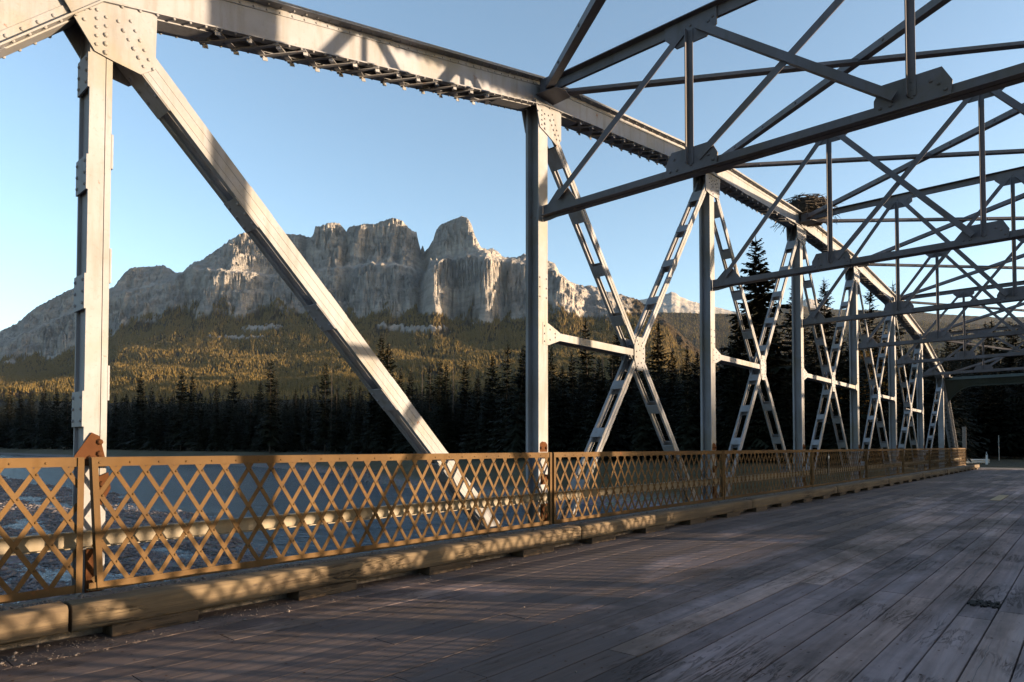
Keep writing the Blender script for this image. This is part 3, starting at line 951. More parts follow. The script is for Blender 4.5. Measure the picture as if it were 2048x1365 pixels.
rr_ = empty("reflector_plate", (RX + 0.03, yn(3) + 1.35, 0.5), "small black reflector plate with a white disc on the railing", "reflector")
m = MB(); m.box(0.0, 0.012, -0.07, 0.07, 0.0, 0.66); m.build("plate", M_BLACK, rr_, bevel=0.003)
m = MB(); m.prism_x([(0.045 * math.cos(2 * math.pi * q / 16), 0.56 + 0.045 * math.sin(2 * math.pi * q / 16)) for q in range(16)], 0.0125, 0.018); m.build("disc", M_WHITE, rr_)

# grit on the ledge and at the kerb foot
def stones(n, xr, yr, zf, smin, smax, power=2.0):
    base = np.array([(1, 0, 0), (-1, 0, 0), (0, 1, 0), (0, -1, 0), (0, 0, 1), (0, 0, -1)], float)
    F = np.array([(0, 2, 4), (2, 1, 4), (1, 3, 4), (3, 0, 4), (2, 0, 5), (1, 2, 5), (3, 1, 5), (0, 3, 5)])
    x = rng.uniform(*xr, n); y = yr[0] + (yr[1] - yr[0]) * rng.random(n) ** power
    s = rng.uniform(smin, smax, n) * (1 + 2 * (rng.random(n) > 0.96))
    V = base[None] * s[:, None, None] * rng.uniform(0.6, 1.3, (n, 6, 1))
    a = rng.uniform(0, 6.28, n); ca, sa = np.cos(a)[:, None], np.sin(a)[:, None]
    X = V[..., 0] * ca - V[..., 1] * sa; Y = V[..., 0] * sa + V[..., 1] * ca
    Z = V[..., 2] * 0.7 + zf + s[:, None] * 0.35
    V = np.stack([X + x[:, None], Y + y[:, None], Z], -1).reshape(-1, 3)
    return V, (F[None] + 6 * np.arange(n)[:, None, None]).reshape(-1, 3)
Vs, Fs, off = [], [], 0
for args in ((15000, (-6.09, -5.58), (-0.6, 20), 0.185, 0.004, 0.011, 1.6), (5000, (-5.50, -5.05), (0, 20), 0.0, 0.002, 0.006, 1.4), (350, (-5.0, -0.5), (1, 16), 0.0, 0.002, 0.004, 1.2)):
    v, f = stones(*args); Vs.append(v); Fs.append(f + off); off += len(v)
tag(np_mesh("grit_gravel", np.concatenate(Vs), np.concatenate(Fs), M_STONE), "loose grit along the kerb and under the railing", "gravel", kind="stuff")

# ------------------------------------------------------------------ ground, river
WATER = -3.55
def shore(x):
    return np.interp(x, [-3000, -500, -300, -130, -95, -62, -40, -10, 25, 45, 62, 78, 120, 300, 800], [150, 105, 92, 80, 66, 52, 47, 46.5, 46.5, 48, 51, 72, 170, 420, 900])
def ground_z(x, y):
    s = y - shore(x) - 2.5 * fbm(x / 14, y / 14, 3)
    far = -5.2 + 5.0 * smooth01((s + 7) / 14) + np.clip(s, 0, 400) * 0.004 + 0.25 * smooth01(s / 4) * fbm(x / 6, y / 6, 3)
    far = far + 72 * smooth01((y - 120 - 0.85 * np.abs(x)) / 190) * smooth01((x - 8) / 55)  # unseen hill added on the right to shade the left bank
    bar = WATER + 0.035 + 0.20 * fbm(x / 8, y / 3.0, 4) + 0.02 * fbm(x / 0.9, y / 0.9, 2)
    edge = np.interp(x, [-400, -120, -60, -30, -14, -6, 40], [30, 27, 24, 17, 10, 5, 0]) + 2.5 * fbm(x / 20, 3.3, 2)
    chan = smooth01((y - edge + 3) / 7)
    bed = bar * (1 - chan) + (-4.6) * chan
    nearb = smooth01((-y - 6 - 0.02 * np.abs(x)) / 9)
    bed = bed * (1 - nearb) + (-0.4) * nearb
    z = np.maximum(bed, far)
    road = np.exp(-((x + 2.6) / 9.0) ** 2) * smooth01((y - 49) / 3)
    return z * (1 - road) - 0.06 * road
gx = np.unique(np.concatenate([np.linspace(-9000, -3500, 8), np.linspace(-3500, -700, 15), np.linspace(-700, -160, 60), np.arange(-160, 12, 0.8), np.linspace(12, 130, 60), np.linspace(130, 3000, 30)]))
gy = np.unique(np.concatenate([np.linspace(-3000, -400, 6), np.linspace(-400, -30, 12), np.arange(-30, 70, 0.8), np.linspace(70, 200, 60), np.linspace(200, 700, 25), np.linspace(700, 9000, 12)]))
GX, GY = np.meshgrid(gx, gy)
GZ = ground_z(GX, GY)
def mat_ground():
    m, nt, b = new_mat("river_gravel_and_bank")
    v = coord(nt, which="World")
    vo = N(nt, "ShaderNodeTexVoronoi"); vo.inputs["Scale"].default_value = 5.0; nt.links.new(v, vo.inputs["Vector"])
    st = ramp(nt, N(nt, "ShaderNodeSeparateColor").outputs[0], [(0, 0), (1, 1)])
    g = mix(nt, ramp(nt, noise(nt, 3.0, 6, 0.75, v), [(0.3, 0.0), (0.7, 1.0)]), (0.05, 0.042, 0.042), (0.21, 0.18, 0.175))
    g = mix(nt, 0.5, g, vo.outputs["Color"], 'OVERLAY')
    g = mix(nt, 0.5, g, mix(nt, ramp(nt, noise(nt, 3.0, 6, 0.75, v), [(0.3, 0.0), (0.7, 1.0)]), (0.05, 0.042, 0.042), (0.19, 0.165, 0.16)))
    soil = mix(nt, noise(nt, 1.2, 5, 0.6, v), (0.035, 0.03, 0.018), (0.075, 0.06, 0.03))
    z = N(nt, "ShaderNodeSeparateXYZ"); nt.links.new(N(nt, "ShaderNodeNewGeometry").outputs["Position"], z.inputs[0])
    k = math_n(nt, 'MULTIPLY', math_n(nt, 'ADD', z.outputs["Z"], 3.0), 1.2, True)
    nt.links.new(mix(nt, k, g, soil), b.inputs["Base Color"])
    b.inputs["Roughness"].default_value = 0.9
    b.inputs["Specular IOR Level"].default_value = 0.25
    bump(nt, b, vo.outputs["Distance"], 0.8, 0.08)
    return m
tag(np_mesh("ground", np.stack([GX, GY, GZ], -1).reshape(-1, 3), grid_faces(*GX.shape), mat_ground(), smooth=True), kind="structure")
def river_stones(n):
    base = np.array([(1, 0, 0), (-1, 0, 0), (0, 1, 0), (0, -1, 0), (0, 0, 1), (0, 0, -1)], float)
    F = np.array([(0, 2, 4), (2, 1, 4), (1, 3, 4), (3, 0, 4), (2, 0, 5), (1, 2, 5), (3, 1, 5), (0, 3, 5)])
    d = 14 + 110 * rng.random(n * 3) ** 1.5; u = rng.uniform(-0.82, -0.2, n * 3)
    x, y = d * u * COSP - d * SINP, d * u * SINP + d * COSP
    z = ground_z(x, y)
    k = np.nonzero((z > WATER - 0.07) & (z < WATER + 1.2))[0][:n]
    x, y, z, d = x[k], y[k], z[k], d[k]
    s = rng.uniform(0.02, 0.06, len(k)) * (1 + d / 60) * (1 + 1.3 * (rng.random(len(k)) > 0.9))
    V = base[None] * s[:, None, None] * rng.uniform(0.55, 1.35, (len(k), 6, 1)) * np.array([1, 1, 0.55])
    V = V + np.stack([x, y, z + 0.2 * s], -1)[:, None]
    return V.reshape(-1, 3), (F[None] + 6 * np.arange(len(k))[:, None, None]).reshape(-1, 3)
sv, sf_ = river_stones(36000)
tag(np_mesh("river_stones", sv, sf_, M_COBBLE), "grey cobbles lying on the gravel bar in the shallow river", "stones", kind="stuff")
def mat_water():
    m, nt, b = new_mat("river_water")
    v = coord(nt, (1.0, 1.6, 1.0), "World")
    big = noise(nt, 0.05, 3, 0.5, coord(nt, which="World"))
    nt.links.new(mix(nt, big, (0.02, 0.045, 0.07), (0.035, 0.065, 0.09)), b.inputs["Base Color"])
    b.inputs["Roughness"].default_value = 0.07
    b.inputs["IOR"].default_value = 1.33
    h = math_n(nt, 'ADD', noise(nt, 1.1, 5, 0.62, v, 0.8), math_n(nt, 'MULTIPLY', noise(nt, 0.35, 3, 0.5, v), 1.5))
    bump(nt, b, h, 0.75, 0.17)
    return m
wv = [(-3500, -350, WATER), (900, -350, WATER), (900, 690, WATER), (-3500, 690, WATER)]
tag(np_mesh("river", wv, [(0, 1, 2, 3)], mat_water()), kind="structure")
# asphalt road beyond the bridge, curving away to the left
m = MB(); pr = None
L_, R_ = [], []
for q in range(40):
    t = q / 39; yy = yn(8) + 0.26 + 60 * t; cx = -2.615 + 14 * max(0, t - 0.25) ** 2 * 2.2
    L_.append((cx - 3.3, yy)); R_.append((cx + 3.3, yy))
vs = [(x, y, 0.004 - 0.012 * (y - yn(8))) for x, y in L_] + [(x, y, 0.004 - 0.012 * (y - yn(8))) for x, y in R_]
m.add(vs, [(q, 40 + q, 41 + q, q + 1) for q in range(39)])
tag(m.build("road", M_ASPHALT), kind="structure")
m = MB(); m.box(-7.6, 2.4, yn(8) - 0.4, yn(8) + 3.0, -4.0, -0.22)
tag(m.build("abutment", M_CONCRETE), "concrete abutment carrying the far end of the bridge", "abutment")

# guard rail, marker post, pole, board at the far end
gr = empty("guard_rail", (-7.6, 61.5, 0), "short pale metal guard rail beside the road past the bridge", "guard rail")
def wprof(mb, P, Q):
    P, Q = Vector(P), Vector(Q); e = (Q - P).normalized(); s_ = Vector((e.y, -e.x, 0)); up = Vector((0, 0, 1)); L = (Q - P).length
    pr = [(0.0, 0.30), (0.07, 0.36), (0.07, 0.42), (0.0, 0.48), (0.07, 0.54), (0.07, 0.60), (0.0, 0.66)]
    vs = [P + s_ * a + up * b for a, b in pr] + [P + e * L + s_ * a + up * b for a, b in pr]
    vs += [p - s_ * 0.01 for p in vs]; k = 7; fs = []
    for i in range(6):
        fs.append((i, i + k, i + k + 1, i + 1)); fs.append((i + 14, i + 15, i + k + 15, i + k + 14))
    fs += [(0, 14, 21, 7), (6, 13, 27, 20)]
    mb.add(vs, fs)
def rel(mb, o): mb.v = [(x - o.location.x, y - o.location.y, z - o.location.z) for x, y, z in mb.v]; return mb
m = MB(); wprof(m, (-8.6, 60.0, -0.25), (-7.6, 62.0, -0.25)); wprof(m, (-7.6, 62.001, -0.25), (-6.8, 70.0, -0.35)); rel(m, gr).build("beam", M_GALV, gr)
for py in (62.5, 65.5, 68.5):
    m = MB(); x = -7.66 + (py - 62) * 0.1; m.box(x - 0.12, x - 0.02, py, py + 0.12, -0.5, 0.42); rel(m, gr).build("post", M_BLOCK, gr)
mp = empty("marker_post", (-6.55, 66.0, -0.3), "white flat road marker post at the end of the guard rail", "marker post")
m = MB(); m.prism_y([(-0.09, 0), (0.09, 0), (0.075, 1.0), (0.0, 1.28), (-0.05, 1.05)], -0.02, 0.02); m.build("blade", M_WHITE, mp)
m = MB(); m.box(-0.03, 0.03, -0.025, -0.0205, 1.0, 1.12); m.build("reflector", M_BLACK, mp)
pl = empty("roadside_pole", wxy(0.7376 * 68, 68) + (-0.2,), "thin pale pole standing against the dark trees past the bridge", "pole")
m = MB(); m.tube([(0, 0, -0.3), (0, 0, 2.7)], [0.04, 0.035], 8); m.tube([(0, 0, 2.7), (0, 0, 2.74)], [0.05, 0.05], 8); m.build("shaft", M_GALV, pl)
mb_ = empty("marker_board", (-6.15, yn(8) - 0.15, 1.2), "narrow grey board standing at the far end of the railing", "marker board")
m = MB(); m.box(-0.11, 0.11, 0.0, 0.015, 0.0, 1.45); m.build("board", M_STONE, mb_, bevel=0.004)
m = MB(); m.box(-0.035, 0.035, 0.016, 0.06, -1.2, 1.4); m.build("stake", M_GALV, mb_)

# ------------------------------------------------------------------ stick nest on the top chord
def nest():
    V = MB(); r2 = random.Random(3)
    for i in range(950):
        a = r2.uniform(0, 6.28); rr = 0.62 * math.sqrt(r2.random()); z = r2.uniform(0, 0.62)
        rr *= 0.62 + 0.45 * math.sin(min(1, z / 0.55) * math.pi * 0.8)
        c = Vector((rr * math.cos(a), 1.05 * rr * math.sin(a), z))
        tang = Vector((-math.sin(a), math.cos(a), r2.uniform(-0.35, 0.35))) + Vector((math.cos(a), math.sin(a), 0)) * r2.uniform(-0.7, 0.7)
        tang.normalize(); L = r2.uniform(0.18, 0.5)
        V.tube([c - tang * L / 2, c + Vector((0, 0, r2.uniform(-.02, .02))), c + tang * L / 2], [0.008, 0.010, 0.004], 4)
    for i in range(90):
        a = r2.uniform(0, 6.28); rr = r2.uniform(0.45, 0.72); c = Vector((rr * math.cos(a), rr * math.sin(a), r2.uniform(0.0, 0.4)))
        d = Vector((math.cos(a) * r2.uniform(0.1, 1), math.sin(a) * r2.uniform(0.1, 1), r2.uniform(-1.2, 0.15))).normalized()
        V.tube([c, c + d * 0.15, c + d * r2.uniform(0.16, 0.30) + Vector((0, 0, -0.03))], [0.008, 0.007, 0.003], 4)
    core = []
    K = 14
    for j, (rr, z) in enumerate(((0.42, 0.0), (0.58, 0.18), (0.60, 0.36), (0.5, 0.52), (0.3, 0.46))):
        for q in range(K):
            a = 6.283 * q / K; w = 1 + 0.12 * math.sin(3 * a + j)
            core.append((rr * w * math.cos(a), rr * w * math.sin(a), z + 0.04 * math.sin(5 * a + j)))
    fs = [(j * K + q, j * K + (q + 1) % K, (j + 1) * K + (q + 1) % K, (j + 1) * K + q) for j in range(4) for q in range(K)]
    fs += [tuple(range(K))[::-1], tuple(4 * K + q for q in range(K))]
    V.add(core, fs)
    return V
ne = nest().build("bird_nest", M_NEST)
ne.location = (-6.40, yn(3) + 0.50, cb[3] + CH - 0.12)
ne.scale = (1.18, 1.18, 1.08)
tag(ne, "large dark stick nest perched on the top chord of the bridge", "nest")

# ------------------------------------------------------------------ mountains
HOR, FPX = 894.0, 1319.5
def px_u(px): return (np.asarray(px, float) - 1024.0) / FPX
def frustum_xyz(px, d, zrel):
    """sight column px, forward distance d and height above the eye to world"""
    r = px_u(px) * d
    return np.stack([r * COSP - d * SINP, r * SINP + d * COSP, zrel + EYE], -1)
SKY = np.array([(-420, 850), (-300, 812), (-150, 752), (-60, 700), (0, 660), (30, 645), (60, 618), (100, 595), (130, 580), (150, 571), (175, 575), (205, 578), (222, 573), (235, 556), (248, 540), (258, 533), (300, 530), (322, 528),
    (334, 535), (345, 542), (360, 545), (375, 529), (386, 520), (402, 519), (408, 511), (425, 500), (440, 489), (457, 477), (480, 463), (505, 462), (540, 455), (575, 466), (600, 466), (617, 472), (623, 468), (627, 451), (642, 447),
    (662, 442), (676, 443), (683, 453), (690, 459), (698, 450), (720, 446), (745, 444), (760, 440), (776, 434), (790, 433), (804, 439), (812, 449), (824, 459), (831, 461), (836, 482), (840, 497), (844, 487), (848, 500), (854, 495),
    (866, 474), (871, 456), (884, 443), (896, 440), (908, 434), (924, 429), (934, 432), (942, 446), (950, 470), (962, 494), (975, 496), (990, 497), (1000, 507), (1010, 513), (1035, 513), (1048, 506), (1070, 512), (1095, 519), (1110, 525),
    (1122, 553), (1140, 562), (1165, 570), (1195, 572), (1220, 583), (1250, 590), (1275, 597), (1295, 612), (1330, 640), (1380, 690), (1450, 745), (1550, 790), (1700, 820), (1900, 850)], float)
BASE = np.array([(-420, 870), (-150, 790), (0, 725), (120, 705), (200, 675), (240, 650), (330, 612), (400, 607), (470, 622), (520, 612), (580, 612), (650, 618), (720, 618), (770, 612), (800, 625), (830, 605), (870, 606), (900, 630), (940, 640), (1000, 632),
    (1060, 612), (1110, 610), (1170, 628), (1220, 640), (1270, 640), (1310, 650), (1350, 690), (1450, 760), (1700, 830), (1900, 860)], float)
LEDGE = np.array([(-420, 860), (0, 690), (150, 620), (240, 585), (330, 565), (380, 535), (480, 545), (540, 552), (600, 540), (680, 535), (740, 527), (800, 530), (850, 548), (880, 518), (950, 510), (1000, 520), (1050, 525), (1110, 540), (1150, 580), (1220, 600), (1290, 625), (1350, 660), (1450, 750), (1900, 855)], float)
pxs = np.arange(-420, 1900, 1.7)
o_rows = np.concatenate([np.linspace(-2900, -1500, 26)[:-1], np.linspace(-1500, -420, 70)[:-1], np.linspace(-420, -60, 50)[:-1], np.arange(-60, 640, 3.6), np.linspace(650, 2600, 16)])
PX, O = np.meshgrid(pxs, o_rows)
U = px_u(PX)
dcl = 3850 - 750 * (U + 0.2)
D = np.where(O < -420, 700 + (dcl - 420 - 700) * (O + 2900) / 2480, dcl + O)
sky_y = np.interp(PX, SKY[:, 0], SKY[:, 1]) - 4.0 * np.abs(pnoise(PX / 6.0, PX * 0 + 3.3)) - 2.5 * np.abs(pnoise(PX / 15.0, PX * 0 + 9.1)) + 2
base_y = np.interp(PX, BASE[:, 0], BASE[:, 1]) + 6 * pnoise(PX / 22.0, PX * 0 + 1.7)
ledge_y = np.interp(PX, LEDGE[:, 0], LEDGE[:, 1]) + 5 * pnoise(PX / 17.0, PX * 0 + 4.2)
ledge_y = np.minimum(ledge_y, base_y - 4); sky_y = np.minimum(sky_y, ledge_y - 3)
LX = U * D
cliff_w = smooth01((O + 260) / 200) * (1 - smooth01((O - 700) / 400))
bt = 95 * fbm(LX / 330 + 3.1, O / 900, 3) + 70 * (0.5 - np.abs(pnoise(LX / 120, O / 420 + 7))) + 16 * (0.5 - np.abs(pnoise(LX / 46 + 11, O / 200))) + 4 * fbm(LX / 17, O / 60, 2)
# the two great buttresses that catch the sun, and the gully between the towers
for cx, wpx, amp in ((862, 26, 270), (972, 30, 190), (918, 26, 150), (1120, 40, 90), (660, 40, 60), (465, 60, 90), (790, 40, 60), (1225, 40, 60)):
    bt = bt + amp * np.exp(-((PX - cx) / wpx) ** 2) * ((1 if amp != 150 else smooth01((O - 220) / 120)) if amp != 270 else np.exp(-(np.clip(O - 40, 0, 1e9) / 90) ** 2))
for cx, wpx, amp in ((842, 14, 170), (688, 10, 60), (610, 16, 60), (1008, 16, 40), (365, 14, 60)):
    bt = bt - amp * np.exp(-((PX - cx) / wpx) ** 2)
def profile(OE):
    """picture-height curve of each column against the distance behind the cliff foot"""
    def seg(a, b, ya, yb, pw=1.0):
        t = np.clip((OE - a) / (b - a), 0, 1) ** pw
        return ya + (yb - ya) * t
    y = np.full(OE.shape, 930.0)
    y = np.where(OE > -2900, seg(-2900, -2100, 930, 830), y)
    y = np.where(OE > -2100, seg(-2100, -1300, 830, 772 + 10 * pnoise(PX / 150, PX * 0)), y)
    y13 = 772 + 10 * pnoise(PX / 150, PX * 0)
    mid = np.maximum(base_y + 52, 705)
    mid = np.minimum(mid, y13 - 10)
    y = np.where(OE > -1300, seg(-1300, -420, y13, mid), y)
    y = np.where(OE > -420, seg(-420, 0, mid, base_y, 1.15), y)
    def terrace(t, k, a): return t + a / k * np.sin(2 * math.pi * k * t)
    t2 = np.clip(OE / 170, 0, 1)
    y = np.where(OE > 0, base_y + (ledge_y - base_y) * np.clip(terrace(t2, 3, 0.13), 0, 1), y)
    y = np.where(OE > 170, seg(170, 290, ledge_y, ledge_y - 5), y)
    t1 = np.clip((OE - 290) / 170, 0, 1)
    y = np.where(OE > 290, (ledge_y - 5) + (sky_y - ledge_y + 5) * np.clip(terrace(t1, 4, 0.12), 0, 1) ** 0.9, y)
    return np.where(OE > 460, sky_y + np.clip((OE - 520) / 2100, 0, 1) * 330, y)
OE = O + bt * cliff_w
tri = lambda t: 2 * np.abs(t - np.floor(t) - 0.5)
ridge = lambda a, b: 0.45 - np.abs(pnoise(a, b))
for q in range(3):                        # relief that also varies with height: ribs, niches and ledges
    hh = (HOR - profile(OE)) * 2.9
    wob = 0.5 * fbm(LX / 330, hh / 400 + 2, 3)
    OE = O + (bt + 50 * fbm(LX / 150 + 5, hh / 170, 3) + 66 * ridge(LX / 85 + 3, hh / 90) + 46 * ridge(LX / 40 + 0.3 * pnoise(hh / 40, hh * 0), hh / 38 + 8) + 24 * ridge(LX / 17, hh / 15) + 9 * fbm(LX / 8, hh / 7, 2)
              - 40 * tri(hh / 92 + wob) - 19 * tri(hh / 31 + 1.7 * wob)) * cliff_w
y_p = profile(OE)
Zr = (HOR - y_p) / FPX * D
rough = 7 * fbm(LX / 38, O / 38, 3) * smooth01((O + 900) / 500) * (1 - smooth01((O - 430) / 60)) + 26 * fbm(LX / 420, O / 300, 3) * smooth01((O + 2600) / 600) * (1 - smooth01((O + 450) / 250))
Zr = Zr + rough
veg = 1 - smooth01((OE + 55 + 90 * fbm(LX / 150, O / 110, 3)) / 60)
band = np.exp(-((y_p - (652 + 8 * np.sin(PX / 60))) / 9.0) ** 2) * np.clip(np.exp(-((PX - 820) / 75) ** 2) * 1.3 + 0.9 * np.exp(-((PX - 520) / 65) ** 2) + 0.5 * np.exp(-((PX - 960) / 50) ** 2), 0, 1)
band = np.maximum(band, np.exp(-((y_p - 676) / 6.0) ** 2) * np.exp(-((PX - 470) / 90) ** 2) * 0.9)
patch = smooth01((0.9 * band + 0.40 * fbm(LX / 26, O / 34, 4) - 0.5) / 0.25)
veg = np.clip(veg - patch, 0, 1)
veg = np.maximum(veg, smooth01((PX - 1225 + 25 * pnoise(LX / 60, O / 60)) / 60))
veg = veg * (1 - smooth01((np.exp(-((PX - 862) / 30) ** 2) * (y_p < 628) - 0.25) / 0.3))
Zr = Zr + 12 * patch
P = frustum_xyz(PX, D, Zr)
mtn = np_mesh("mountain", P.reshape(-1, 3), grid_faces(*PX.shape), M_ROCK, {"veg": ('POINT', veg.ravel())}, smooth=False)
tag(mtn, "castle-like limestone mountain with sunlit buttresses above the forest", "mountain", kind="structure")

def hill(name, pts, d0, d1, vegf, label, step=3.0, rows=60, foot=880.0, amp=1.0, crag=0.0):
    pts = np.array(pts, float)
    px = np.arange(pts[0, 0], pts[-1, 0], step)
    t = np.concatenate([np.linspace(0, 1, rows), np.linspace(1.05, 1.8, 8)])
    PXh, T = np.meshgrid(px, t)
    Dh = d0 + (d1 - d0) * T
    sk = np.interp(PXh, pts[:, 0], pts[:, 1]) - amp * pnoise(PXh / 9, PXh * 0 + 2.2)
    lx = px_u(PXh) * Dh
    Te = np.clip(T + 0.10 * fbm(lx / 900, T * 2.5, 4) * np.sin(np.pi * np.clip(T, 0, 1)), 0, None)
    curve = np.clip(Te, 0, 1)
    if crag: curve = np.where(curve < 0.6, curve * 0.75, 0.45 + (curve - 0.6) * 1.375)
    yv = foot + (sk - foot) * curve
    yv = np.where(T > 1, sk + (T - 1) * 260, yv)
    z = (HOR - yv) / FPX * Dh + crag * fbm(lx / 160, Dh / 160, 4) * np.sin(np.pi * np.clip(T, 0, 1))
    vg = np.full(T.shape, 1.0) if not crag else 1 - smooth01((T - vegf + 0.12 * fbm(lx / 260, T * 3, 3)) / 0.06)
    o = np_mesh(name, frustum_xyz(PXh, Dh, z).reshape(-1, 3), grid_faces(*PXh.shape), M_ROCK, {"veg": ('POINT', vg.ravel())})
    tag(o, label, "hill", kind="structure")
    return lambda a, b: frustum_xyz(np.interp(a, [0, 1], [px[0], px[-1]]), 0, 0), (PXh, Dh, z, vg)
_, HC = hill("hill", [(1150, 700), (1200, 650), (1270, 633), (1330, 624), (1400, 626), (1460, 627), (1500, 628), (1563, 625), (1640, 630), (1700, 634), (1824, 640), (1877, 645), (2000, 650), (2150, 648), (2350, 665)], 2900, 6200, 1, "broad forested hill behind the far end of the bridge", 3.0, 70, 872, 1.0)
_, HD = hill("hill", [(1480, 690), (1520, 640), (1563, 608), (1590, 607), (1640, 618), (1700, 618), (1824, 621), (1877, 627), (2000, 634), (2100, 632), (2300, 645)], 6500, 9000, 1, "hazy forested ridge on the skyline beyond the bridge bracing", 4.0, 40, 800, 0.8)
_, HB = hill("mountain", [(1160, 680), (1230, 625), (1262, 605), (1280, 600), (1300, 595), (1330, 588), (1345, 582), (1352, 584), (1362, 592), (1380, 600), (1395, 604), (1420, 608), (1440, 615), (1480, 625), (1540, 622), (1590, 612), (1614, 598), (1624, 596), (1650, 608), (1676, 621), (1720, 660)], 8500, 11500, 0.35, "pale distant rock mountain between the crossed diagonals", 2.0, 90, 700, 1.5, 60.0)

# unseen ridge added on the right, shaped to shade only the lower mountain slopes
vx, vy = np.meshgrid(np.linspace(150, 2600, 60), np.linspace(700, 4700, 80))
vz = 520 * np.exp(-((vx - 1150) / 430) ** 2) * smooth01((vy - 750) / 1500) * (1 - smooth01((vy - 3500) / 1000)) * (1 + 0.10 * fbm(vx / 260, vy / 260, 3)) - 12
tag(np_mesh("hill", np.stack([vx, vy, vz], -1).reshape(-1, 3), grid_faces(*vx.shape), M_ROCK, {"veg": ('POINT', np.ones(vx.size))}), "added unseen ridge right of the bridge that shades the lower slopes", "hill", kind="structure")

# ------------------------------------------------------------------ haze
hm, hn, hb = new_mat("thin_mountain_air")
hn.nodes.remove(hb)
pv = hn.nodes.new("ShaderNodeVolumePrincipled")
pv.inputs["Color"].default_value = (0.50, 0.72, 1.0, 1); pv.inputs["Density"].default_value = 7.0e-6; pv.inputs["Anisotropy"].default_value = 0.0
hn.links.new(pv.outputs[0], hn.nodes["Material Output"].inputs["Volume"])
m = MB(); m.box(-24000, 5200, -9000, 19000, -9, 2600)
tag(m.build("haze", hm), kind="stuff")

# ------------------------------------------------------------------ forest on the slopes: thousands of small spruces as one mass
def cones(P, h, mat, name, label, k=5):
    n = len(P)
    a = rng.uniform(0, 6.28, n)
    ang = a[:, None] + np.arange(k)[None] * 2 * math.pi / k
    r1 = h * rng.uniform(0.17, 0.25, n); r2 = r1 * 0.68
    jit = rng.uniform(0.8, 1.2, (n, k))
    def ring(r, z): return np.stack([P[:, 0, None] + r[:, None] * jit * np.cos(ang), P[:, 1, None] + r[:, None] * jit * np.sin(ang), np.broadcast_to((P[:, 2] + z)[:, None], ang.shape)], -1)
    A = ring(r1, h * 0.05); B = ring(r2, h * 0.42)
    t1 = P + np.stack([0 * h, 0 * h, h * 0.72], -1); t2 = P + np.stack([0 * h, 0 * h, h], -1)
    V = np.concatenate([A, t1[:, None], B, t2[:, None]], 1)
    m = 2 * k + 2
    F = []
    for q in range(k):
        F.append((q, (q + 1) % k, k)); F.append((k + 1 + q, k + 1 + (q + 1) % k, 2 * k + 1))
    F = (np.array(F)[None] + m * np.arange(n)[:, None, None]).reshape(-1, 3)
    o = np_mesh(name, V.reshape(-1, 3), F, mat)
    tag(o, label, "forest", kind="stuff")
    return o
def scatter(PXa, Da, Za, Va, n, pmin, pmax):
    r, c = PXa.shape
    fi = rng.uniform(0, r - 1.01, n * 3); fj = rng.uniform(0, c - 1.01, n * 3)
    i = fi.astype(int); j = fj.astype(int); a = fi - i; b = fj - j
    def S(A): return (A[i, j] * (1 - a) * (1 - b) + A[i + 1, j] * a * (1 - b) + A[i, j + 1] * (1 - a) * b + A[i + 1, j + 1] * a * b)
    px, d, z, v = S(PXa), S(Da), S(Za), S(Va)
    clump = 0.5 + 0.9 * fbm(px_u(px) * d / 130, d / 90, 3)
    keep = (rng.random(len(px)) < v * np.clip(0.25 + clump, 0.1, 1)) & (v > 0.4) & (px > pmin) & (px < pmax)
    idx = np.nonzero(keep)[0][:n]
    return frustum_xyz(px[idx], d[idx], z[idx] - 1.0), d[idx]
i0 = np.searchsorted(o_rows, -1750)
lim = np.searchsorted(o_rows, 30)
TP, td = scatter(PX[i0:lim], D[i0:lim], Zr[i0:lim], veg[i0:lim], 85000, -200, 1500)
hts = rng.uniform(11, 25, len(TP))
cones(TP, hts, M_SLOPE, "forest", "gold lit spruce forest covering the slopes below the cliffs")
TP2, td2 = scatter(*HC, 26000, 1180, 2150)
cones(TP2, rng.uniform(12, 22, len(TP2)), M_SLOPE, "forest", "spruce forest covering the hill behind the far bridge end", 4)

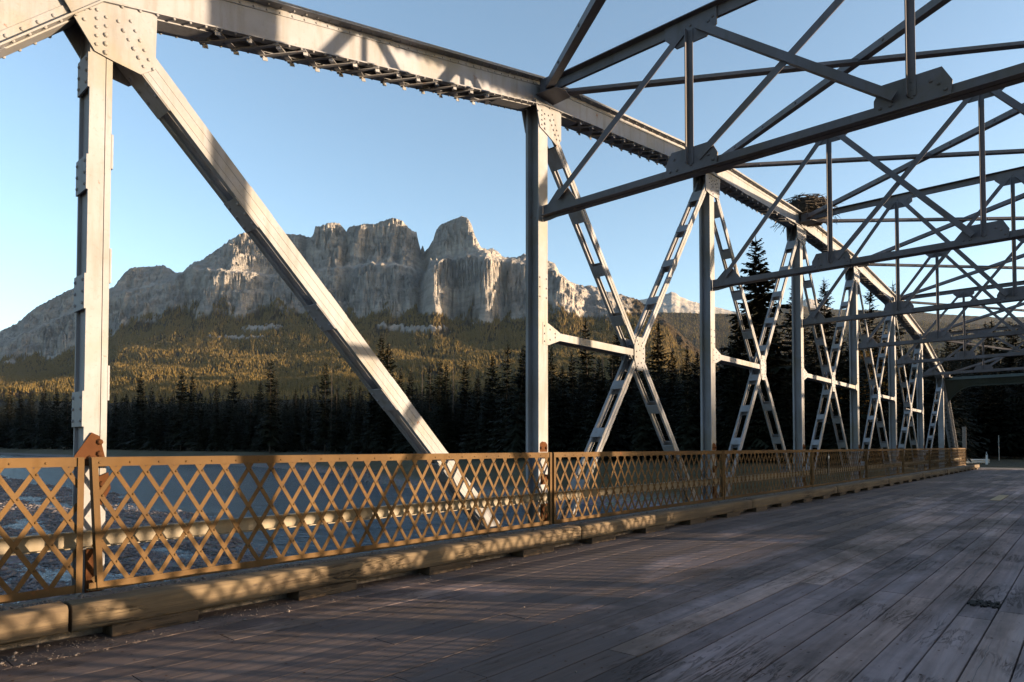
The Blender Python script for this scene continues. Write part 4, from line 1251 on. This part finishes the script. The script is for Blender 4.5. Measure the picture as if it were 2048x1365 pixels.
# ------------------------------------------------------------------ conifers on the far bank
def conifer_arrays(seed, nlev=26, dens=1.0, rb=0.16, droop=0.25, lean=0.0, quality=1.0):
    """unit-height conifer: (trunk MB, crown MB)"""
    r = random.Random(seed)
    bend = lambda z: Vector((lean * z * z, 0.0, 0.0))
    T = MB(); T.tube([bend(z) + Vector((0, 0, z)) for z in (-0.03, 0.3, 0.6, 0.85, 0.99)], [0.0085, 0.007, 0.005, 0.003, 0.001], 6)
    C = MB()
    z = 0.10 + r.uniform(0, 0.05)
    while z < 0.985:
        t = (z - 0.08) / 0.92
        rad = rb * ((1 - t) ** 0.8) * r.uniform(0.7, 1.12) + 0.012
        nb = r.randint(5, 8)
        a0 = r.uniform(0, 6.28)
        for q in range(nb):
            if r.random() > dens: continue
            a = a0 + 6.283 * q / nb + r.uniform(-0.35, 0.35)
            L = rad * r.uniform(0.6, 1.2)
            dz = -droop * L * r.uniform(0.5, 1.6) * (1 - t * 1.25) + 0.25 * L * t
            o = bend(z) + Vector((0, 0, z + r.uniform(-0.008, 0.008)))
            d = Vector((math.cos(a), math.sin(a), 0)); sd = Vector((-math.sin(a), math.cos(a), 0))
            def at(s): return o + d * L * s + Vector((0, 0, dz * s ** 1.4 + 0.12 * L * max(0, s - 0.7)))
            nl = max(3, int(6 * quality * min(1.3, 0.6 + L / 0.12)))
            for j in range(nl):
                s = (j + 0.3) / nl
                b0 = at(max(0, s - 0.10)); b1 = at(min(1, s + 0.16))
                for sg in (-1, 1):
                    w = L * (0.50 - 0.30 * s) * r.uniform(0.6, 1.25)
                    tip = at(min(1.05, s + 0.22)) + sd * sg * w + Vector((0, 0, -w * r.uniform(0.1, 0.8)))
                    C.add([b0, b1, tip], [(0, 1, 2)])
            C.add([at(0.75) + sd * 0.012 * L, at(0.75) - sd * 0.012 * L, at(1.12)], [(0, 1, 2)])
        z += (1.0 / nlev) * r.uniform(0.6, 1.35) * (0.55 + 0.6 * (1 - t))
    top = bend(1.0)
    C.add([top + Vector((0.006, 0, 0.93)), top + Vector((-0.004, 0.005, 0.93)), top + Vector((0, 0, 1.02))], [(0, 1, 2)])
    return T, C
protos = []
specs = [(11, 46, 0.97, 0.135, 0.45, 0, 1.1), (12, 42, 0.92, 0.12, 0.5, 0, 1.1), (13, 40, 0.97, 0.15, 0.4, 0, 1.1), (14, 42, 0.88, 0.115, 0.55, 0.01, 1.1), (15, 40, 0.95, 0.17, 0.35, 0, 1.1),
         (16, 42, 0.86, 0.175, 0.40, 0.0, 1.5), (17, 44, 0.92, 0.10, 0.5, 0.16, 1.1), (18, 32, 0.72, 0.13, 0.4, -0.02, 1.1)]
PMESH = []
for sp in specs:
    T, C = conifer_arrays(sp[0], sp[1], sp[2], sp[3], sp[4], sp[5], sp[6])
    o1 = T.build("trunk", M_TRUNK); o2 = C.build("crown", M_CONIFER)
    PMESH.append((o1.data, o2.data))
    bpy.data.objects.remove(o1); bpy.data.objects.remove(o2)
def place_tree(px, ytop, d, proto, label, group=None, name="spruce_tree", wide=1.0):
    x, y = wxy(float(px_u(px)) * d, d)
    zg = float(ground_z(np.array(x), np.array(y)))
    h = (HOR - ytop) / FPX * d + EYE - zg
    return plant(x, y, zg, h, proto, label, group, name, wide)
def plant(x, y, zg, h, proto, label, group=None, name="spruce_tree", wide=1.0):
    root = empty(name, (x, y, zg), label, "tree", group)
    root.rotation_euler = (0, 0, random.uniform(0, 6.28) if proto != 6 else R(PSI))
    root.scale = (h * wide, h * wide, h)
    for nm, me in zip(("trunk", "crown"), PMESH[proto]):
        o = bpy.data.objects.new(nm, me); col.objects.link(o); o.parent = root
    return root
def shore_d(px, back=6.0):
    """forward distance at which the sight column px meets the far bank"""
    u = float(px_u(px))
    for d in np.arange(40, 900, 1.0):
        x, y = wxy(u * d, d)
        if y - float(shore(x)) > back: return float(d)
    return 400.0
G1 = "dark spruces lining the far river bank"
L1 = "dark spruce in the shaded forest wall lining the far river bank"
special = [
    (1515, 470, 62, 5, "tallest dark spruce, standing against the sky between the third and fourth steel posts", 1.2),
    (1030, 628, 74, 6, "dark spruce with a bent leaning tip just left of the second steel post", 1.0),
    (1652, 558, 66, 0, "pointed dark spruce against the sky right of the fourth steel post", 1.25),
    (1738, 566, 70, 7, "ragged dark spruce under the descending top chord", 1.3),
    (1790, 563, 72, 1, "narrow spruce tip showing just above the descending top chord", 1.0),
    (1590, 565, 70, 2, "dark spruce mostly hidden behind the fourth steel post", 1.1),
    (1478, 620, 60, 0, "shorter dark spruce directly left of the tallest one", 1.2),
    (1550, 640, 66, 4, "bushy dark spruce directly right of the tallest one", 1.0),
    (762, 664, 128, 1, "slim dark spruce, left of a close pair, right of the heavy diagonal", 1.1),
    (776, 684, 126, 2, "slim dark spruce, right of a close pair, right of the heavy diagonal", 1.1),
    (1318, 640, 82, 0, "pointed dark spruce right of the crossing plate of the first steel cross", 1.1),
    (1175, 638, 86, 3, "narrow dark spruce inside the left half of the first steel cross", 1.2),
    (1262, 645, 84, 2, "dark spruce right behind the crossing plate of the first steel cross", 1.1),
    (540, 716, 150, 1, "pointed dark spruce taller than its neighbours, left of the heavy diagonal", 1.2),
    (650, 724, 140, 4, "broad dark spruce with its tip behind the heavy diagonal", 0.9),
]
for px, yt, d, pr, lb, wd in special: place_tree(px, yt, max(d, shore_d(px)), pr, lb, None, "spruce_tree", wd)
tops = [(18, 771), (40, 778), (62, 782), (88, 768), (112, 776), (135, 781), (230, 790), (252, 786), (280, 748), (303, 772), (320, 789), (345, 792), (362, 735), (383, 746), (400, 780), (432, 762), (466, 752), (500, 786), (520, 760), (552, 757), (572, 791),
        (592, 778), (615, 792), (672, 770), (700, 760), (720, 770), (745, 752), (800, 735), (821, 742), (858, 727), (880, 716), (892, 724), (930, 720), (955, 740), (985, 712), (1012, 684), (1045, 695), (1103, 692), (1125, 730), (1146, 702), (1200, 715), (1222, 700),
        (1236, 655), (1287, 692), (1345, 700), (1376, 692), (1396, 702), (1440, 690), (1462, 680), (1612, 650), (1632, 640), (1680, 640), (1705, 660), (1762, 650), (1815, 690), (1840, 705), (1870, 700), (1895, 712)]
for i, (px, yt) in enumerate(tops):
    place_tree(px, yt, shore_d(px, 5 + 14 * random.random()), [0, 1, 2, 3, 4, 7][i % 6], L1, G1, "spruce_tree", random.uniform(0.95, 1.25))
G2, L2 = "dark spruces beyond the far bridge end", "dark spruce in the shaded wood beyond the far bridge end"
for i in range(26):
    px = 1890 + 9 * i + random.uniform(-4, 4)
    d = random.uniform(98, 120)
    place_tree(px, random.uniform(640, 720), d, [0, 1, 2, 4][i % 4], L2, G2, "spruce_tree", 1.2)
# leafless snags and autumn shrubs
def snag(px, yt, d, label):
    x, y = wxy(float(px_u(px)) * d, d); zg = float(ground_z(np.array(x), np.array(y))); h = (HOR - yt) / FPX * d + EYE - zg
    r = random.Random(px); m = MB(); ln = r.uniform(-0.03, 0.03)
    m.tube([(0, 0, -0.3), (ln * h * .5, 0, h * .5), (ln * h, 0, h)], [0.14, 0.09, 0.015], 6)
    root = empty("dead_tree", (x, y, zg), label, "dead tree")
    m.build("trunk", M_TRUNK, root)
    b = MB()
    for q in range(26):
        z = h * r.uniform(0.3, 0.97); a = r.uniform(0, 6.28); L = (1 - z / h) * 1.3 + 0.2
        p = Vector((ln * z, 0, z)); b.tube([p, p + Vector((math.cos(a) * L, math.sin(a) * L, -0.25 * L))], [0.02, 0.006], 4)
    b.build("branch", M_TRUNK, root)
for px, yt, d, lb in ((662, 702, 150, "thin dead snag beside the heavy diagonal"), (905, 705, 105, "leafless snag left of the second steel post, among dark spruces"), (1210, 660, 80, "leafless snag inside the first steel cross, left of its crossing plate"), (842, 722, 112, "thin dead snag in the middle of the forest wall"), (1190, 700, 90, "short leaning snag below the mid brace of the first steel cross")):
    snag(px, yt, d, lb)
def shrub(x, y, h, w, label, mat, seed):
    r = random.Random(seed); m = MB(); zg = float(ground_z(np.array(x), np.array(y)))
    root = empty("autumn_tree", (x, y, zg), label, "tree")
    for q in range(6):
        a = r.uniform(0, 6.28); tip = Vector((math.cos(a) * w * .35, math.sin(a) * w * .35, h * r.uniform(.6, .9)))
        m.tube([(0, 0, -.2), tip * .45 + Vector((0, 0, .1)), tip], [.06, .04, .012], 5)
    m.build("trunk", M_TRUNK, root)
    c = MB()
    cl = [(Vector((r.gauss(0, w * .24), r.gauss(0, w * .24), h * r.uniform(.3, .95))), r.uniform(.35, .8)) for q in range(26)]
    for p, s in cl:
        for q in range(70):
            o = p + Vector((r.gauss(0, s * .5), r.gauss(0, s * .5), r.gauss(0, s * .5)))
            t = Vector((r.gauss(0, 1), r.gauss(0, 1), r.gauss(0, 1))).normalized(); b = t.orthogonal().normalized()
            c.add([o + t * .09, o + b * .06, o - t * .09, o - b * .06], [(0, 1, 2, 3)])
    c.build("crown", mat, root)
for (px, d, h, w, lb, sd) in ((1735, 60, 11, 5, "dim orange autumn tree behind the steel cross before the fifth post", 1), (1772, 62, 9.5, 4.5, "dim orange autumn tree between the fifth and sixth steel posts", 2), (1690, 58, 7, 4, "low brownish autumn tree behind the fourth steel cross", 3)):
    x, y = wxy(float(px_u(px)) * d, d); shrub(x, y, h, w, lb, M_AUTUMN, sd)

# the rest of the wood behind the front trees: one mass built from simpler trees
def wood_mass(pts, name, label):
    Vs, Fs, off = [], [], 0
    lo = []
    for sd in range(4):
        T, C = conifer_arrays(40 + sd, 22, 0.95, 0.16, 0.45, 0, 0.6)
        V = np.array(C.v); F = np.array(C.f); lo.append((V, F))
    for i, (x, y, h) in enumerate(pts):
        V, F = lo[i % 4]
        a = random.uniform(0, 6.28); ca, sa = math.cos(a), math.sin(a); w = h * random.uniform(1.0, 1.35)
        zg = float(ground_z(np.array(x), np.array(y)))
        Vs.append(np.stack([(V[:, 0] * ca - V[:, 1] * sa) * w + x, (V[:, 0] * sa + V[:, 1] * ca) * w + y, V[:, 2] * h + zg], -1)); Fs.append(F + off); off += len(V)
    return tag(np_mesh(name, np.concatenate(Vs), np.concatenate(Fs), M_CONIFER), label, "forest", kind="stuff")
pts = []
for i in range(2300):
    px = random.uniform(-300, 2250); sd_ = shore_d(px, 6)
    d = sd_ + (random.uniform(2, 40) if i < 700 else random.uniform(10, 130)) * (1 + sd_ / 250)
    x, y = wxy(float(px_u(px)) * d, d)
    if abs(x + 2.6) < 8 and y < 95: continue
    yt = np.interp(px, [-260, 0, 200, 600, 900, 1100, 1400, 1700, 2000, 2300], [780, 780, 790, 785, 765, 740, 725, 695, 690, 690]) + random.uniform(0, 45)
    zg = float(ground_z(np.array(x), np.array(y)))
    pts.append((x, y, min(36, max(8, (HOR - yt) / FPX * d + EYE - zg))))
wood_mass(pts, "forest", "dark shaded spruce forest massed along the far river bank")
pts = []
for i in range(950):                      # wood inland on the right: it keeps the low sun off the left bank
    x = random.uniform(8, 270); y = 58 + 0.75 * x + (random.uniform(0, 130) if i < 450 else random.uniform(60, 420))
    pts.append((x, y, random.uniform(14, 22)))
for i in range(420):                      # young growth along the bank right of the road: it shades the far railings
    x = random.uniform(6, 64); y = max(51.5, float(shore(x)) + 2) + random.uniform(0, 4)
    zg = float(ground_z(np.array(x), np.array(y)))
    pts.append((x, y, 3.2 + 0.0835 * x - 0.5 * max(0, x - 56) / 8 - zg + random.uniform(-0.8, 0.8)))
wood_mass(pts, "forest", "spruce forest on the far bank to the right of the road")
